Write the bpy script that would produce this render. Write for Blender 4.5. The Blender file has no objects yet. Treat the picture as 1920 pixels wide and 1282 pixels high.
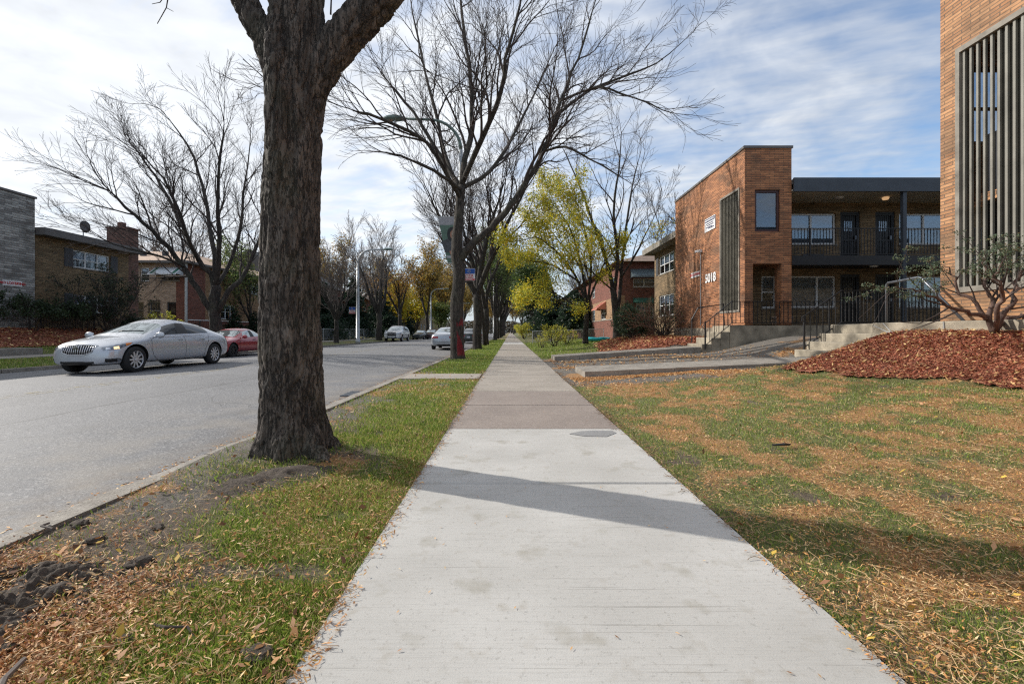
import bpy, bmesh, math, random
import numpy as np
from mathutils import Vector, Matrix, noise, Euler
from mathutils.bvhtree import BVHTree
random.seed(7)
rng = np.random.default_rng(7)
COL = bpy.context.scene.collection
F, CX, HY, H = 853.0, 957.0, 622.0, 1.05
def P(px, py, Y):
    return Vector(((px-CX)*Y/F, Y, H-(py-HY)*Y/F))

# ---------------------------------------------------------------- helpers
ORG = {}
def link(o, parent=None):
    COL.objects.link(o)
    if parent is not None:
        o.parent = parent
        ORG[o.name] = ORG[parent.name]
    else:
        ORG.setdefault(o.name, Vector((0, 0, 0)))
    return o
def tag(o, label=None, cat=None, group=None, kind=None):
    if label: o['label'] = label
    if cat: o['category'] = cat
    if group: o['group'] = group
    if kind: o['kind'] = kind
    return o
def thing(name, loc, label, cat, group=None):
    o = bpy.data.objects.new(name, None)
    o.empty_display_size = .2
    o.location = loc
    ORG[o.name] = Vector(loc)
    COL.objects.link(o)
    return tag(o, label, cat, group)
def copy_tree(o, parent=None):
    c = o.copy(); COL.objects.link(c)
    if parent is not None: c.parent = parent
    ORG[c.name] = ORG.get(o.name, Vector())
    for ch in list(o.children): copy_tree(ch, c)
    return c
class MB:
    def __init__(s): s.v=[]; s.f=[]; s.m=[]
    def add(s, vs, fs, m=0):
        b=len(s.v); s.v.extend([tuple(v) for v in vs]); s.f.extend([tuple(b+i for i in f) for f in fs]); s.m.extend([m]*len(fs)); return s
    def box(s, x0,x1,y0,y1,z0,z1,m=0):
        if x0>x1: x0,x1=x1,x0
        if y0>y1: y0,y1=y1,y0
        if z0>z1: z0,z1=z1,z0
        v=[(x0,y0,z0),(x1,y0,z0),(x1,y1,z0),(x0,y1,z0),(x0,y0,z1),(x1,y0,z1),(x1,y1,z1),(x0,y1,z1)]
        return s.add(v,[(0,3,2,1),(4,5,6,7),(0,1,5,4),(1,2,6,5),(2,3,7,6),(3,0,4,7)],m)
    def bar(s, a, b, w, h=None, m=0):
        a=Vector(a); b=Vector(b); h=h or w; d=(b-a).normalized()
        up=Vector((0,0,1)) if abs(d.z)<.95 else Vector((1,0,0))
        u=d.cross(up).normalized(); t=u.cross(d)
        vs=[p+u*(w/2*i)+t*(h/2*j) for p in (a,b) for i,j in ((-1,-1),(1,-1),(1,1),(-1,1))]
        return s.add(vs,[(0,1,2,3),(7,6,5,4),(0,4,5,1),(1,5,6,2),(2,6,7,3),(3,7,4,0)],m)
    def tube(s, pts, rad, n=8, cap=True, m=0):
        pts=[Vector(p) for p in pts]; k=len(pts)
        if not hasattr(rad,'__len__'): rad=[rad]*k
        d=(pts[1]-pts[0]).normalized()
        u=d.orthogonal().normalized(); base=len(s.v)
        cs=[(math.cos(2*math.pi*i/n),math.sin(2*math.pi*i/n)) for i in range(n)]
        for i,p in enumerate(pts):
            d=(pts[min(i+1,k-1)]-pts[max(i-1,0)])
            if d.length<1e-9: d=Vector((0,0,1))
            d.normalize()
            u=(u-d*u.dot(d))
            if u.length<1e-6: u=d.orthogonal()
            u.normalize(); w=d.cross(u); r=rad[i]
            for c,q in cs: s.v.append((p.x+(u.x*c+w.x*q)*r,p.y+(u.y*c+w.y*q)*r,p.z+(u.z*c+w.z*q)*r))
        for i in range(k-1):
            a=base+i*n; b=a+n
            for j in range(n):
                j2=(j+1)%n; s.f.append((a+j,a+j2,b+j2,b+j)); s.m.append(m)
        if cap:
            s.f.append(tuple(base+j for j in range(n))[::-1]); s.m.append(m)
            s.f.append(tuple(base+(k-1)*n+j for j in range(n))); s.m.append(m)
        return s
    def quad(s,a,b,c,d,m=0): return s.add([a,b,c,d],[(0,1,2,3)],m)
    def lathe(s, prof, c=(0,0,0), n=24, axis='z', m=0):
        b=len(s.v)
        for r,h in prof:
            for i in range(n):
                a=2*math.pi*i/n; x,y=r*math.cos(a),r*math.sin(a)
                s.v.append((c[0]+x,c[1]+y,c[2]+h) if axis=='z' else (c[0]+x,c[1]+h,c[2]+y))
        for k in range(len(prof)-1):
            for i in range(n):
                j=(i+1)%n; s.f.append((b+k*n+i,b+k*n+j,b+(k+1)*n+j,b+(k+1)*n+i)); s.m.append(m)
        return s
    def build(s, name, mats, parent=None, smooth=False, fix=False):
        me=bpy.data.meshes.new(name)
        o=bpy.data.objects.new(name, me)
        link(o,parent)
        off=ORG[o.name] if parent is not None else Vector((0,0,0))
        v=np.array(s.v,dtype=np.float32).reshape(-1,3)-np.array(off,dtype=np.float32)
        me.from_pydata(v.tolist(),[],s.f)
        if not isinstance(mats,(list,tuple)): mats=[mats]
        for m in mats: me.materials.append(m)
        if len(mats)>1: me.polygons.foreach_set('material_index',s.m)
        if smooth: me.polygons.foreach_set('use_smooth',[True]*len(s.f))
        if fix:
            bm=bmesh.new(); bm.from_mesh(me); bmesh.ops.recalc_face_normals(bm,faces=bm.faces); bm.to_mesh(me); bm.free()
        me.update()
        return o
def np_mesh(name, V, Fc, mat, parent=None, tint=None, smooth=False):
    me=bpy.data.meshes.new(name); n=len(V); m,k=Fc.shape
    me.vertices.add(n); me.vertices.foreach_set('co',V.astype(np.float32).ravel())
    me.loops.add(m*k); me.loops.foreach_set('vertex_index',Fc.astype(np.int32).ravel())
    me.polygons.add(m); me.polygons.foreach_set('loop_start',np.arange(0,m*k,k,dtype=np.int32))
    me.polygons.foreach_set('loop_total',np.full(m,k,dtype=np.int32))
    if smooth: me.polygons.foreach_set('use_smooth',np.ones(m,dtype=bool))
    if tint is not None:
        a=me.color_attributes.new('tint','FLOAT_COLOR','POINT'); a.data.foreach_set('color',tint.astype(np.float32).ravel())
    me.update(calc_edges=True); me.validate()
    me.materials.append(mat)
    return link(bpy.data.objects.new(name,me),parent)

# ---------------------------------------------------------------- numpy noise
def hsh(i,j,seed):
    n=(i.astype(np.int64)*374761393+j.astype(np.int64)*668265263+seed*974634777)&0x7fffffff
    n=((n^(n>>13))*1274126177)&0x7fffffff
    return ((n^(n>>16))&0xffff)/65535.0
def vn(x,y,seed=0):
    i=np.floor(x); j=np.floor(y); fx=x-i; fy=y-j; fx=fx*fx*(3-2*fx); fy=fy*fy*(3-2*fy)
    return (hsh(i,j,seed)*(1-fx)+hsh(i+1,j,seed)*fx)*(1-fy)+(hsh(i,j+1,seed)*(1-fx)+hsh(i+1,j+1,seed)*fx)*fy
def fbm(x,y,seed=0,o=4):
    t=0;a=.5;s=0
    for k in range(o):
        t=t+a*vn(x*2**k,y*2**k,seed+k); s+=a; a*=.5
    return t/s
def sm(a,b,x):
    t=np.clip((x-a)/(b-a),0,1); return t*t*(3-2*t)

# ---------------------------------------------------------------- materials
class NT:
    def __init__(s,name):
        s.mat=bpy.data.materials.new(name); s.mat.use_nodes=True; s.t=s.mat.node_tree
        s.t.nodes.clear(); s.out=s.n('ShaderNodeOutputMaterial')
    def n(s,typ,ins=None,**kw):
        nd=s.t.nodes.new(typ)
        for k,v in kw.items(): setattr(nd,k,v)
        for k,v in (ins or {}).items(): s.put(nd,k,v)
        return nd
    def put(s,nd,k,v):
        sk=nd.inputs[k]
        if isinstance(v,bpy.types.NodeSocket): s.t.links.new(v,sk)
        elif isinstance(v,bpy.types.Node): s.t.links.new(v.outputs[0],sk)
        else:
            if sk.type=='RGBA' and len(v)==3: v=(*v,1)
            sk.default_value=v
    def math(s,op,a,b=0.0,clamp=False):
        nd=s.n('ShaderNodeMath',operation=op,use_clamp=clamp); s.put(nd,0,a); s.put(nd,1,b); return nd.outputs[0]
    def mix(s,f,a,b,bt='MIX'):
        nd=s.n('ShaderNodeMix',data_type='RGBA',blend_type=bt,clamp_factor=True)
        s.put(nd,0,f); s.put(nd,6,a); s.put(nd,7,b); return nd.outputs[2]
    def ramp(s,f,stops):
        nd=s.n('ShaderNodeValToRGB'); s.put(nd,0,f); e=nd.color_ramp.elements
        while len(e)<len(stops): e.new(.5)
        for q,(p,c) in zip(e,stops): q.position=p; q.color=(*c,1) if len(c)==3 else c
        return nd.outputs[0]
    def rampf(s,f,a,b,lo=0.0,hi=1.0):
        nd=s.n('ShaderNodeMapRange'); s.put(nd,0,f); s.put(nd,1,a); s.put(nd,2,b); s.put(nd,3,lo); s.put(nd,4,hi); return nd.outputs[0]
    def pos(s,obj=False):
        if obj: return s.n('ShaderNodeTexCoord').outputs['Object']
        return s.n('ShaderNodeNewGeometry').outputs['Position']
    def scale(s,v,sc):
        nd=s.n('ShaderNodeMapping'); s.put(nd,0,v); nd.inputs['Scale'].default_value=sc; return nd.outputs[0]
    def noise(s,v,sc,det=4,rough=.55):
        nd=s.n('ShaderNodeTexNoise'); s.put(nd,'Vector',v); nd.inputs['Scale'].default_value=sc; nd.inputs['Detail'].default_value=det; nd.inputs['Roughness'].default_value=rough
        return nd.outputs[0]
    def bsdf(s,color,rough=.8,bump=None,bd=.01,bs=1.0,**kw):
        b=s.n('ShaderNodeBsdfPrincipled'); s.put(b,'Base Color',color); s.put(b,'Roughness',rough)
        for k,v in kw.items(): s.put(b,k.replace('_',' '),v)
        if bump is not None:
            bn=s.n('ShaderNodeBump'); s.put(bn,'Height',bump); bn.inputs['Distance'].default_value=bd; bn.inputs['Strength'].default_value=bs
            s.t.links.new(bn.outputs[0],b.inputs['Normal'])
        s.t.links.new(b.outputs[0],s.out.inputs[0]); return b
def simple(name,c,rough=.6,var=.25,sc=6,metal=0.0,obj=False,bump=0,**kw):
    t=NT(name); p=t.pos(obj); nz=t.noise(p,sc,6)
    f=t.rampf(nz,.3,.7,1-var,1+var)
    col=t.mix(1.0,(*c,1),t.n('ShaderNodeCombineColor',{0:f,1:f,2:f}).outputs[0],'MULTIPLY')
    if bump: t.bsdf(col,rough,t.noise(p,sc*8,3),bump,Metallic=metal,**kw)
    else: t.bsdf(col,rough,Metallic=metal,**kw)
    return t.mat
def wall_uv(t):
    g=t.n('ShaderNodeNewGeometry'); p=t.n('ShaderNodeSeparateXYZ',{0:g.outputs['Position']}); n=t.n('ShaderNodeSeparateXYZ',{0:g.outputs['True Normal']})
    ax=t.math('GREATER_THAN',t.math('ABSOLUTE',n.outputs[0]),.6)
    az=t.math('GREATER_THAN',t.math('ABSOLUTE',n.outputs[2]),.6)
    u=t.math('ADD',t.math('MULTIPLY',p.outputs[1],ax),t.math('MULTIPLY',p.outputs[0],t.math('SUBTRACT',1.0,ax)))
    v=t.math('ADD',t.math('MULTIPLY',p.outputs[2],t.math('SUBTRACT',1.0,az)),t.math('MULTIPLY',p.outputs[1],az))
    return t.n('ShaderNodeCombineXYZ',{0:u,1:v,2:0.0}).outputs[0], g.outputs['Position']
def brick(name,c1,c2,mortar,bw=.3,bh=.065,ms=.006,c3=None,stain=.35):
    t=NT(name); uv,p=wall_uv(t)
    b=t.n('ShaderNodeTexBrick',{'Vector':uv,'Color1':c1,'Color2':c2,'Mortar':mortar,'Scale':1.0,'Mortar Size':ms,'Mortar Smooth':.3,'Brick Width':bw,'Row Height':bh,'Bias':-.1})
    b.offset=.5
    b2=t.n('ShaderNodeTexBrick',{'Vector':uv,'Color1':(0,0,0),'Color2':(1,1,1),'Mortar':(.3,.3,.3),'Scale':1.0,'Mortar Size':0.0,'Brick Width':bw,'Row Height':bh,'Bias':-.3})
    n1=t.noise(t.scale(p,(1.2,1.2,2.5)),.9,5)
    bc=t.mix(t.rampf(b2.outputs[0],.72,.95,0,.5),b.outputs[0],tuple(x*.33 for x in c1)); bc=t.mix(t.rampf(b2.outputs[0],.22,.05,0,.22),bc,tuple(min(1,x*1.35) for x in c1))
    col=t.mix(t.math('MULTIPLY',t.rampf(n1,.50,.66),stain),bc,c3 or tuple(x*.5 for x in c1))
    n2=t.noise(t.scale(uv,(3,14,1)),1.0,4)
    f=t.rampf(n2,.25,.75,.68,1.28)
    col=t.mix(1.0,col,t.n('ShaderNodeCombineColor',{0:f,1:f,2:f}).outputs[0],'MULTIPLY')
    h=t.math('ADD',t.math('MULTIPLY',t.math('SUBTRACT',1.0,b.outputs[1]),1.0),t.math('MULTIPLY',t.noise(p,30,3),.3))
    t.bsdf(col,.85,h,.012,.9)
    return t.mat
M={}
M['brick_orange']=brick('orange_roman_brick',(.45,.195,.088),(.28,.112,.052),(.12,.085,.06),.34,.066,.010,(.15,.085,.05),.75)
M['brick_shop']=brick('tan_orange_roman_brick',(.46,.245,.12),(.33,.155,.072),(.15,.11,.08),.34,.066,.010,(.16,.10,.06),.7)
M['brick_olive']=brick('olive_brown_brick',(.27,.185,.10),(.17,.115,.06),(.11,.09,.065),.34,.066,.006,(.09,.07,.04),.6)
M['brick_stone']=brick('grey_stone_veneer',(.42,.41,.38),(.20,.19,.18),(.14,.13,.12),.62,.11,.01,(.09,.08,.07),.6)
M['brick_tan']=brick('tan_brick',(.48,.37,.29),(.36,.26,.20),(.33,.29,.25),.22,.075,.008)
M['brick_red']=brick('red_brick',(.21,.075,.052),(.14,.05,.038),(.25,.18,.14),.22,.075,.006)
M['brick_buff']=brick('buff_orange_brick',(.36,.22,.12),(.27,.155,.08),(.28,.2,.14),.22,.075,.008)
M['concrete_wall']=simple('weathered_concrete_wall',(.27,.235,.18),.9,.6,1.8,bump=.01)
M['dark_concrete']=simple('stained_concrete',(.22,.19,.15),.9,.35,3)
M['trim_dark']=simple('dark_slate_paint',(.045,.055,.07),.6,.2,3)
M['trim_grey']=simple('grey_fascia_paint',(.13,.12,.115),.6,.2,3)
M['trim_old']=simple('weathered_grey_wood',(.22,.2,.17),.8,.35,4)
M['soffit']=simple('cream_soffit_paint',(.42,.40,.34),.8,.1,2)
M['white']=simple('white_paint',(.75,.76,.76),.5,.06,4)
M['black']=simple('black_iron_paint',(.018,.018,.02),.45,.2,8)
M['pipe']=simple('grey_pipe_metal',(.16,.17,.19),.35,.2,9,.6)
M['slat']=simple('olive_grey_slat_paint',(.19,.182,.155),.6,.25,2.5)
M['slat_edge']=simple('olive_grey_slat_backing',(.05,.047,.036),.7,.25,2.5)
M['shutter']=simple('dark_grey_shutter',(.07,.072,.08),.6,.15,4)
M['roof_brown']=simple('brown_shingles',(.20,.14,.105),.9,.3,5)
M['roof_tan']=simple('tan_shingles',(.42,.29,.21),.9,.2,5)
M['roof_flat']=simple('flat_roof_felt',(.09,.09,.09),.9,.2,2)
M['interior']=simple('interior_shade',(.03,.032,.038),.8,.3,2)
M['blind']=simple('pale_blind',(.55,.6,.66),.7,.12,3)
M['curtain']=simple('grey_curtain',(.42,.43,.42),.8,.15,4)
M['door']=simple('black_door_paint',(.02,.02,.023),.4,.2,5)
M['door_brown']=simple('dark_red_door',(.06,.022,.018),.5,.2,5)
M['awning_white']=simple('white_metal_awning',(.62,.66,.70),.4,.05,3)
M['awning_green']=simple('green_metal_awning',(.05,.16,.12),.4,.1,3)
M['awning_slate']=simple('slate_metal_awning',(.13,.17,.19),.4,.1,3)
M['awning_red']=simple('salmon_awning',(.6,.24,.17),.5,.1,3)
M['turq']=simple('turquoise_plastic',(.02,.42,.5),.35,.1,3)
M['barrel']=simple('pale_wood_planter',(.34,.24,.17),.8,.25,8)
M['galv']=simple('galvanised_pole',(.42,.44,.45),.45,.12,5,.3)
M['lampgreen']=simple('grey_green_lamp_housing',(.14,.2,.18),.4,.15,6)
M['sign_blue']=simple('sign_blue',(.015,.09,.38),.4,.05,3)
M['sign_red']=simple('sign_red',(.5,.02,.03),.4,.05,3)
M['sign_white']=simple('sign_white',(.78,.78,.78),.4,.04,3)
M['sign_navy']=simple('sign_navy',(.03,.04,.12),.4,.05,3)
M['brass']=simple('brass',(.6,.4,.15),.3,.1,5,.9)
def glass_mat():
    t=NT('window_glass'); lw=t.n('ShaderNodeLayerWeight',{0:.35})
    tr=t.n('ShaderNodeBsdfTransparent',{0:(.72,.76,.8,1)}); gl=t.n('ShaderNodeBsdfGlossy',{0:(.85,.92,1,1),1:.02})
    mx=t.n('ShaderNodeMixShader'); t.put(mx,0,t.math('ADD',t.math('MULTIPLY',t.math('POWER',lw.outputs[1],3.0),.7),.10,True)); t.put(mx,1,tr); t.put(mx,2,gl)
    t.put(t.out,0,mx); return t.mat
M['glass']=glass_mat()
def lamp_emit():
    t=NT('warm_lamp_glow'); e=t.n('ShaderNodeEmission',{0:(1,.6,.3,1),1:.55}); t.put(t.out,0,e); return t.mat
M['glow']=lamp_emit()
# bark: furrows run up the trunk
def bark(name,c0,c1,sc=1.0,red=None):
    t=NT(name); p=t.pos(True)
    a=t.noise(t.scale(p,(16*sc,16*sc,3.2*sc)),1.0,7,.62); b=t.noise(p,2.2,4); c=t.noise(t.scale(p,(60,60,30)),1,3)
    f=t.math('ADD',t.math('MULTIPLY',a,.75),t.math('MULTIPLY',c,.25))
    col=t.ramp(f,[(.33,tuple(x*.35 for x in c0)),(.47,c0),(.68,c1)])
    cr=t.math('ABSOLUTE',t.math('SUBTRACT',t.noise(t.scale(p,(26*sc,26*sc,4.2*sc)),1.0,5,.6),.5)); cr2=t.math('ABSOLUTE',t.math('SUBTRACT',t.noise(t.scale(p,(12*sc,12*sc,2.6*sc)),1.0,6,.6),.5))
    ck=t.math('MAXIMUM',t.rampf(cr,.022,.006,0,.75),t.rampf(cr2,.024,.008,0,.9)); col=t.mix(ck,col,tuple(x*.22 for x in c0))
    f=t.math('SUBTRACT',f,t.math('MULTIPLY',ck,.35))
    col=t.mix(t.rampf(b,.5,.75,0,.3),col,(.11,.12,.07))
    if red:
        sx=t.n('ShaderNodeSeparateXYZ',{0:p}); zz=sx.outputs[2]
        m=t.math('MULTIPLY',t.rampf(t.noise(t.scale(p,(5,5,1.6)),1.0,4),.5,.56),t.math('MULTIPLY',t.rampf(zz,.1,.2),t.rampf(zz,1.6,1.45)))
        m=t.math('MULTIPLY',m,t.rampf(sx.outputs[0],-.03,.02))
        col=t.mix(t.math('MULTIPLY',m,.8),col,(.25,.012,.02))
    t.bsdf(col,.95,f,.03,1.0)
    return t.mat
M['bark']=bark('furrowed_bark',(.075,.061,.050),(.185,.155,.130))
M['bark2']=bark('grey_brown_bark',(.045,.037,.031),(.095,.082,.07),.8)
M['bark_red']=bark('grey_bark_with_red_paint',(.06,.05,.04),(.125,.107,.088),.8,True)
M['twig']=simple('dark_twig',(.05,.038,.034),.9,.2,3,obj=True)
M['twig_rust']=simple('rusty_brown_twig',(.19,.115,.08),.9,.25,3,obj=True); M['twig_pale']=simple('grey_twig',(.15,.125,.11),.9,.2,3,obj=True)
def leafmat(name,tr=.4,rough=.6):
    t=NT(name); a=t.n('ShaderNodeAttribute',attribute_name='tint')
    d=t.n('ShaderNodeBsdfPrincipled'); t.put(d,'Base Color',a.outputs[0]); t.put(d,'Roughness',rough)
    tl=t.n('ShaderNodeBsdfTranslucent'); t.put(tl,0,a.outputs[0])
    mx=t.n('ShaderNodeMixShader',{0:tr}); t.put(mx,1,d); t.put(mx,2,tl); t.put(t.out,0,mx); return t.mat
M['leaf']=leafmat('leaf_blades'); M['grass']=leafmat('grass_blades',.35,.5); M['litter']=leafmat('dry_leaf_litter',.15,.7); M['chip']=leafmat('wood_chip_pieces',0.0,.85)
# ground materials
def conc_new():
    t=NT('new_brushed_concrete'); p=t.pos()
    ln=t.noise(t.scale(p,(3.2,85,1)),1.0,6,.7); big=t.noise(p,1.1,5); sp=t.noise(p,9,3); fine=t.noise(p,160,2)
    col=t.ramp(big,[(.3,(.38,.37,.345)),(.7,(.51,.50,.475))])
    col=t.mix(t.rampf(ln,.50,.72,0,.42),col,(.32,.31,.285))
    pit=t.noise(p,42,4,.8); col=t.mix(t.rampf(pit,.57,.64,0,.5),col,(.24,.23,.21)); col=t.mix(t.rampf(sp,.60,.72,0,.35),col,(.30,.27,.22))
    # hairline grooves across and a few dark stains
    l2=t.noise(t.scale(p,(1.1,75,1)),1.0,3); col=t.mix(t.rampf(l2,.64,.68,0,.5),col,(.22,.21,.19))
    st=t.noise(p,3.6,4); col=t.mix(t.rampf(st,.58,.70,0,.55),col,(.27,.25,.20))
    h=t.math('ADD',t.math('MULTIPLY',ln,.8),t.math('MULTIPLY',fine,.2))
    t.bsdf(col,.75,h,.004,.8); return t.mat
def rough_ground(name,c0,c1,spot,fs=220,bs=1.4,bd=.004,rough=.85,sc2=None):
    t=NT(name); p=t.pos(); big=t.noise(p,bs,6); fine=t.noise(p,fs,2,.7); mid=t.noise(p,14,4)
    f=t.math('ADD',t.math('MULTIPLY',big,.6),t.math('MULTIPLY',mid,.4))
    col=t.ramp(f,[(.35,c0),(.65,c1)])
    col=t.mix(t.rampf(fine,.55,.7,0,.55),col,spot)
    col=t.mix(t.rampf(fine,.42,.3,0,.5),col,tuple(x*.45 for x in c0))
    t.bsdf(col,rough,fine,bd,.8); return t.mat
M['conc_new']=conc_new()
M['conc_old']=rough_ground('old_sidewalk_concrete',(.25,.22,.185),(.36,.32,.275),(.46,.42,.37),60)
M['conc_agg']=rough_ground('brown_aggregate_concrete',(.20,.165,.145),(.275,.23,.20),(.46,.41,.37),60)
M['conc_patch']=rough_ground('grey_patch',(.22,.22,.22),(.27,.27,.27),(.3,.3,.3),90)
M['kerb']=rough_ground('worn_kerb_concrete',(.16,.14,.115),(.34,.31,.27),(.44,.41,.36),50,3.0,.01)
def asphalt():
    t=NT('worn_asphalt'); p=t.pos(); sx=t.n('ShaderNodeSeparateXYZ',{0:p})
    fine=t.noise(p,46,4,.8); mid=t.noise(t.scale(p,(.9,.12,1)),1,5); big=t.noise(p,.8,6)
    col=t.ramp(t.math('ADD',t.math('MULTIPLY',mid,.55),t.math('MULTIPLY',big,.45)),[(.35,(.095,.096,.104)),(.65,(.15,.151,.16))])
    col=t.mix(t.rampf(fine,.52,.62,0,.75),col,(.40,.39,.375))
    col=t.mix(t.rampf(fine,.47,.36,0,.8),col,(.05,.05,.05))
    # tan dust gathered by the near kerb
    near=t.rampf(sx.outputs[0],-5.2,-2.7,0,1)
    dn=t.rampf(t.noise(p,1.7,6,.65),.42,.66)
    col=t.mix(t.math('MULTIPLY',t.math('MULTIPLY',near,dn),.65),col,(.27,.235,.19))
    leafy=t.math('MULTIPLY',t.rampf(t.noise(p,2.1,5,.6),.66,.72),t.rampf(sx.outputs[0],-4.6,-3.4))
    col=t.mix(t.math('MULTIPLY',leafy,.7),col,(.14,.075,.035))
    edge=t.math('MULTIPLY',t.rampf(sx.outputs[0],-3.35,-2.62),t.rampf(t.noise(p,6,4),.38,.6))
    col=t.mix(t.math('MULTIPLY',edge,.8),col,(.12,.085,.055))
    # sealed cracks along the road
    cr=t.noise(t.scale(p,(.4,.05,1)),1.0,3); w=t.math('ADD',sx.outputs[0],t.math('MULTIPLY',t.noise(p,.9,4),.35))
    c1=t.rampf(t.math('ABSOLUTE',t.math('ADD',w,5.72)),.012,.022,.75,0)
    c2=t.rampf(t.math('ABSOLUTE',t.math('ADD',w,11.2)),.012,.025,.7,0)
    col=t.mix(t.math('MAXIMUM',c1,c2),col,(.035,.035,.035))
    vo=t.n('ShaderNodeTexVoronoi',{'Vector':t.n('ShaderNodeVectorMath',{0:p,1:t.n('ShaderNodeTexNoise',{'Vector':p,'Scale':1.3,'Detail':5.0}).outputs[1]},operation='ADD').outputs[0],'Scale':.33},feature='DISTANCE_TO_EDGE')
    ck=t.math('MULTIPLY',t.rampf(vo.outputs[0],.007,.002),t.rampf(t.noise(p,.35,2),.48,.56)); col=t.mix(t.math('MULTIPLY',ck,.7),col,(.04,.04,.04))
    oil=t.math('MULTIPLY',t.rampf(t.noise(t.scale(p,(1.6,.5,1)),1.4,5,.6),.62,.72),.35); col=t.mix(oil,col,(.06,.058,.058))
    t.bsdf(col,t.rampf(fine,.3,.7,.62,.8),fine,.006,.7); return t.mat
M['asphalt']=asphalt()
M['gravel']=rough_ground('bare_ground',(.13,.10,.075),(.2,.16,.12),(.26,.2,.14),60)
M['yellow']=simple('worn_yellow_paint',(.42,.33,.12),.8,.35,9)
def lawnmat():
    t=NT('lawn_ground'); p=t.pos(); a=t.n('ShaderNodeAttribute',attribute_name='tint'); s=t.n('ShaderNodeSeparateColor',{0:a.outputs[0]})
    fine=t.noise(p,75,5,.75); mid=t.noise(p,18,5,.7); m2=t.noise(t.scale(p,(1,1,1)),45,4,.75)
    soil=t.ramp(t.math('ADD',t.math('MULTIPLY',fine,.5),t.math('MULTIPLY',mid,.5)),[(.35,(.05,.036,.026)),(.65,(.19,.145,.105))])
    grass=t.ramp(m2,[(.3,(.04,.048,.015)),(.5,(.12,.13,.04)),(.7,(.27,.26,.10))])
    lit=t.ramp(fine,[(.3,(.13,.065,.025)),(.5,(.36,.19,.075)),(.7,(.58,.36,.17))])
    grey=t.ramp(t.math('ADD',t.math('MULTIPLY',fine,.5),t.math('MULTIPLY',mid,.5)),[(.38,(.06,.054,.048)),(.62,(.25,.22,.185))])
    jit=t.math('MULTIPLY',t.math('SUBTRACT',m2,.5),2.4)
    col=t.mix(t.rampf(t.math('ADD',s.outputs[0],jit),.3,.6),soil,grass)
    col=t.mix(t.rampf(t.math('ADD',s.outputs[2],jit),.4,.6),col,grey)
    col=t.mix(t.rampf(t.math('ADD',s.outputs[1],jit),.42,.62),col,lit)
    t.bsdf(col,.95,t.math('ADD',fine,mid),.02,1.0); return t.mat
M['lawn']=lawnmat()
def mulchmat():
    t=NT('red_mulch'); p=t.pos(); v=t.n('ShaderNodeTexVoronoi',{'Vector':t.scale(p,(1,1,1)),'Scale':34.0}); n=t.noise(p,40,3,.7)
    col=t.ramp(v.outputs['Color'],[(.1,(.11,.035,.023)),(.5,(.34,.10,.055)),(.9,(.52,.24,.13))])
    big=t.noise(p,1.3,4); col=t.mix(t.rampf(big,.55,.75,0,.5),col,(.30,.14,.06))
    t.bsdf(col,.9,t.math('ADD',v.outputs[0],n),.03,1.0); return t.mat
M['mulch']=mulchmat()
def carpaint(name,c,flake=.5):
    t=NT(name); b=t.bsdf((*c,1),.32,Metallic=flake); b.inputs['Coat Weight'].default_value=1.0; b.inputs['Coat Roughness'].default_value=.03
    p=t.pos(True); f=t.rampf(t.noise(p,3,5),.3,.8,.28,.42); t.put(b,'Roughness',f); return t.mat
M['paint_silver']=carpaint('silver_car_paint',(.52,.54,.58),.35)
M['paint_silver2']=carpaint('grey_silver_car_paint',(.38,.41,.45),.5)
M['paint_red']=carpaint('dark_red_car_paint',(.34,.015,.028),.15)
M['paint_white']=carpaint('white_car_paint',(.62,.64,.66),.15)
M['paint_dark']=carpaint('dark_green_car_paint',(.025,.035,.035),.3)
M['paint_maroon']=carpaint('dark_maroon_car_paint',(.05,.02,.02),.3)
def carglass():
    t=NT('car_glass'); t.bsdf((.018,.022,.024,1),.03,Specular_IOR_Level=.9); return t.mat
M['carglass']=carglass(); M['bulb']=NT('lit_headlamp'); _e=M['bulb'].n('ShaderNodeEmission',{0:(1,.72,.4,1),1:1.6}); M['bulb'].put(M['bulb'].out,0,_e); M['bulb']=M['bulb'].mat
def carwind():
    t=NT('car_windscreen'); t.bsdf((.42,.46,.46,1),.05,Metallic=.75); return t.mat
M['windscreen']=carwind()
M['rubber']=simple('tyre_rubber',(.017,.017,.018),.8,.2,9,obj=True)
M['rim']=simple('alloy_rim',(.7,.7,.72),.35,.05,9,.45,obj=True)
M['chrome']=simple('chrome_trim',(.7,.7,.72),.12,.03,9,.95,obj=True)
M['carblack']=simple('black_car_plastic',(.015,.015,.016),.5,.1,9,obj=True)
M['lens']=simple('headlamp_lens',(.22,.24,.27),.08,.4,14,.5,obj=True)
M['amber']=simple('amber_lens',(.7,.2,.02),.15,.1,9,obj=True)
M['tail']=simple('red_tail_lens',(.32,.01,.015),.15,.15,9,obj=True)
M['plate']=simple('licence_plate',(.5,.53,.6),.5,.1,9,obj=True)
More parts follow.
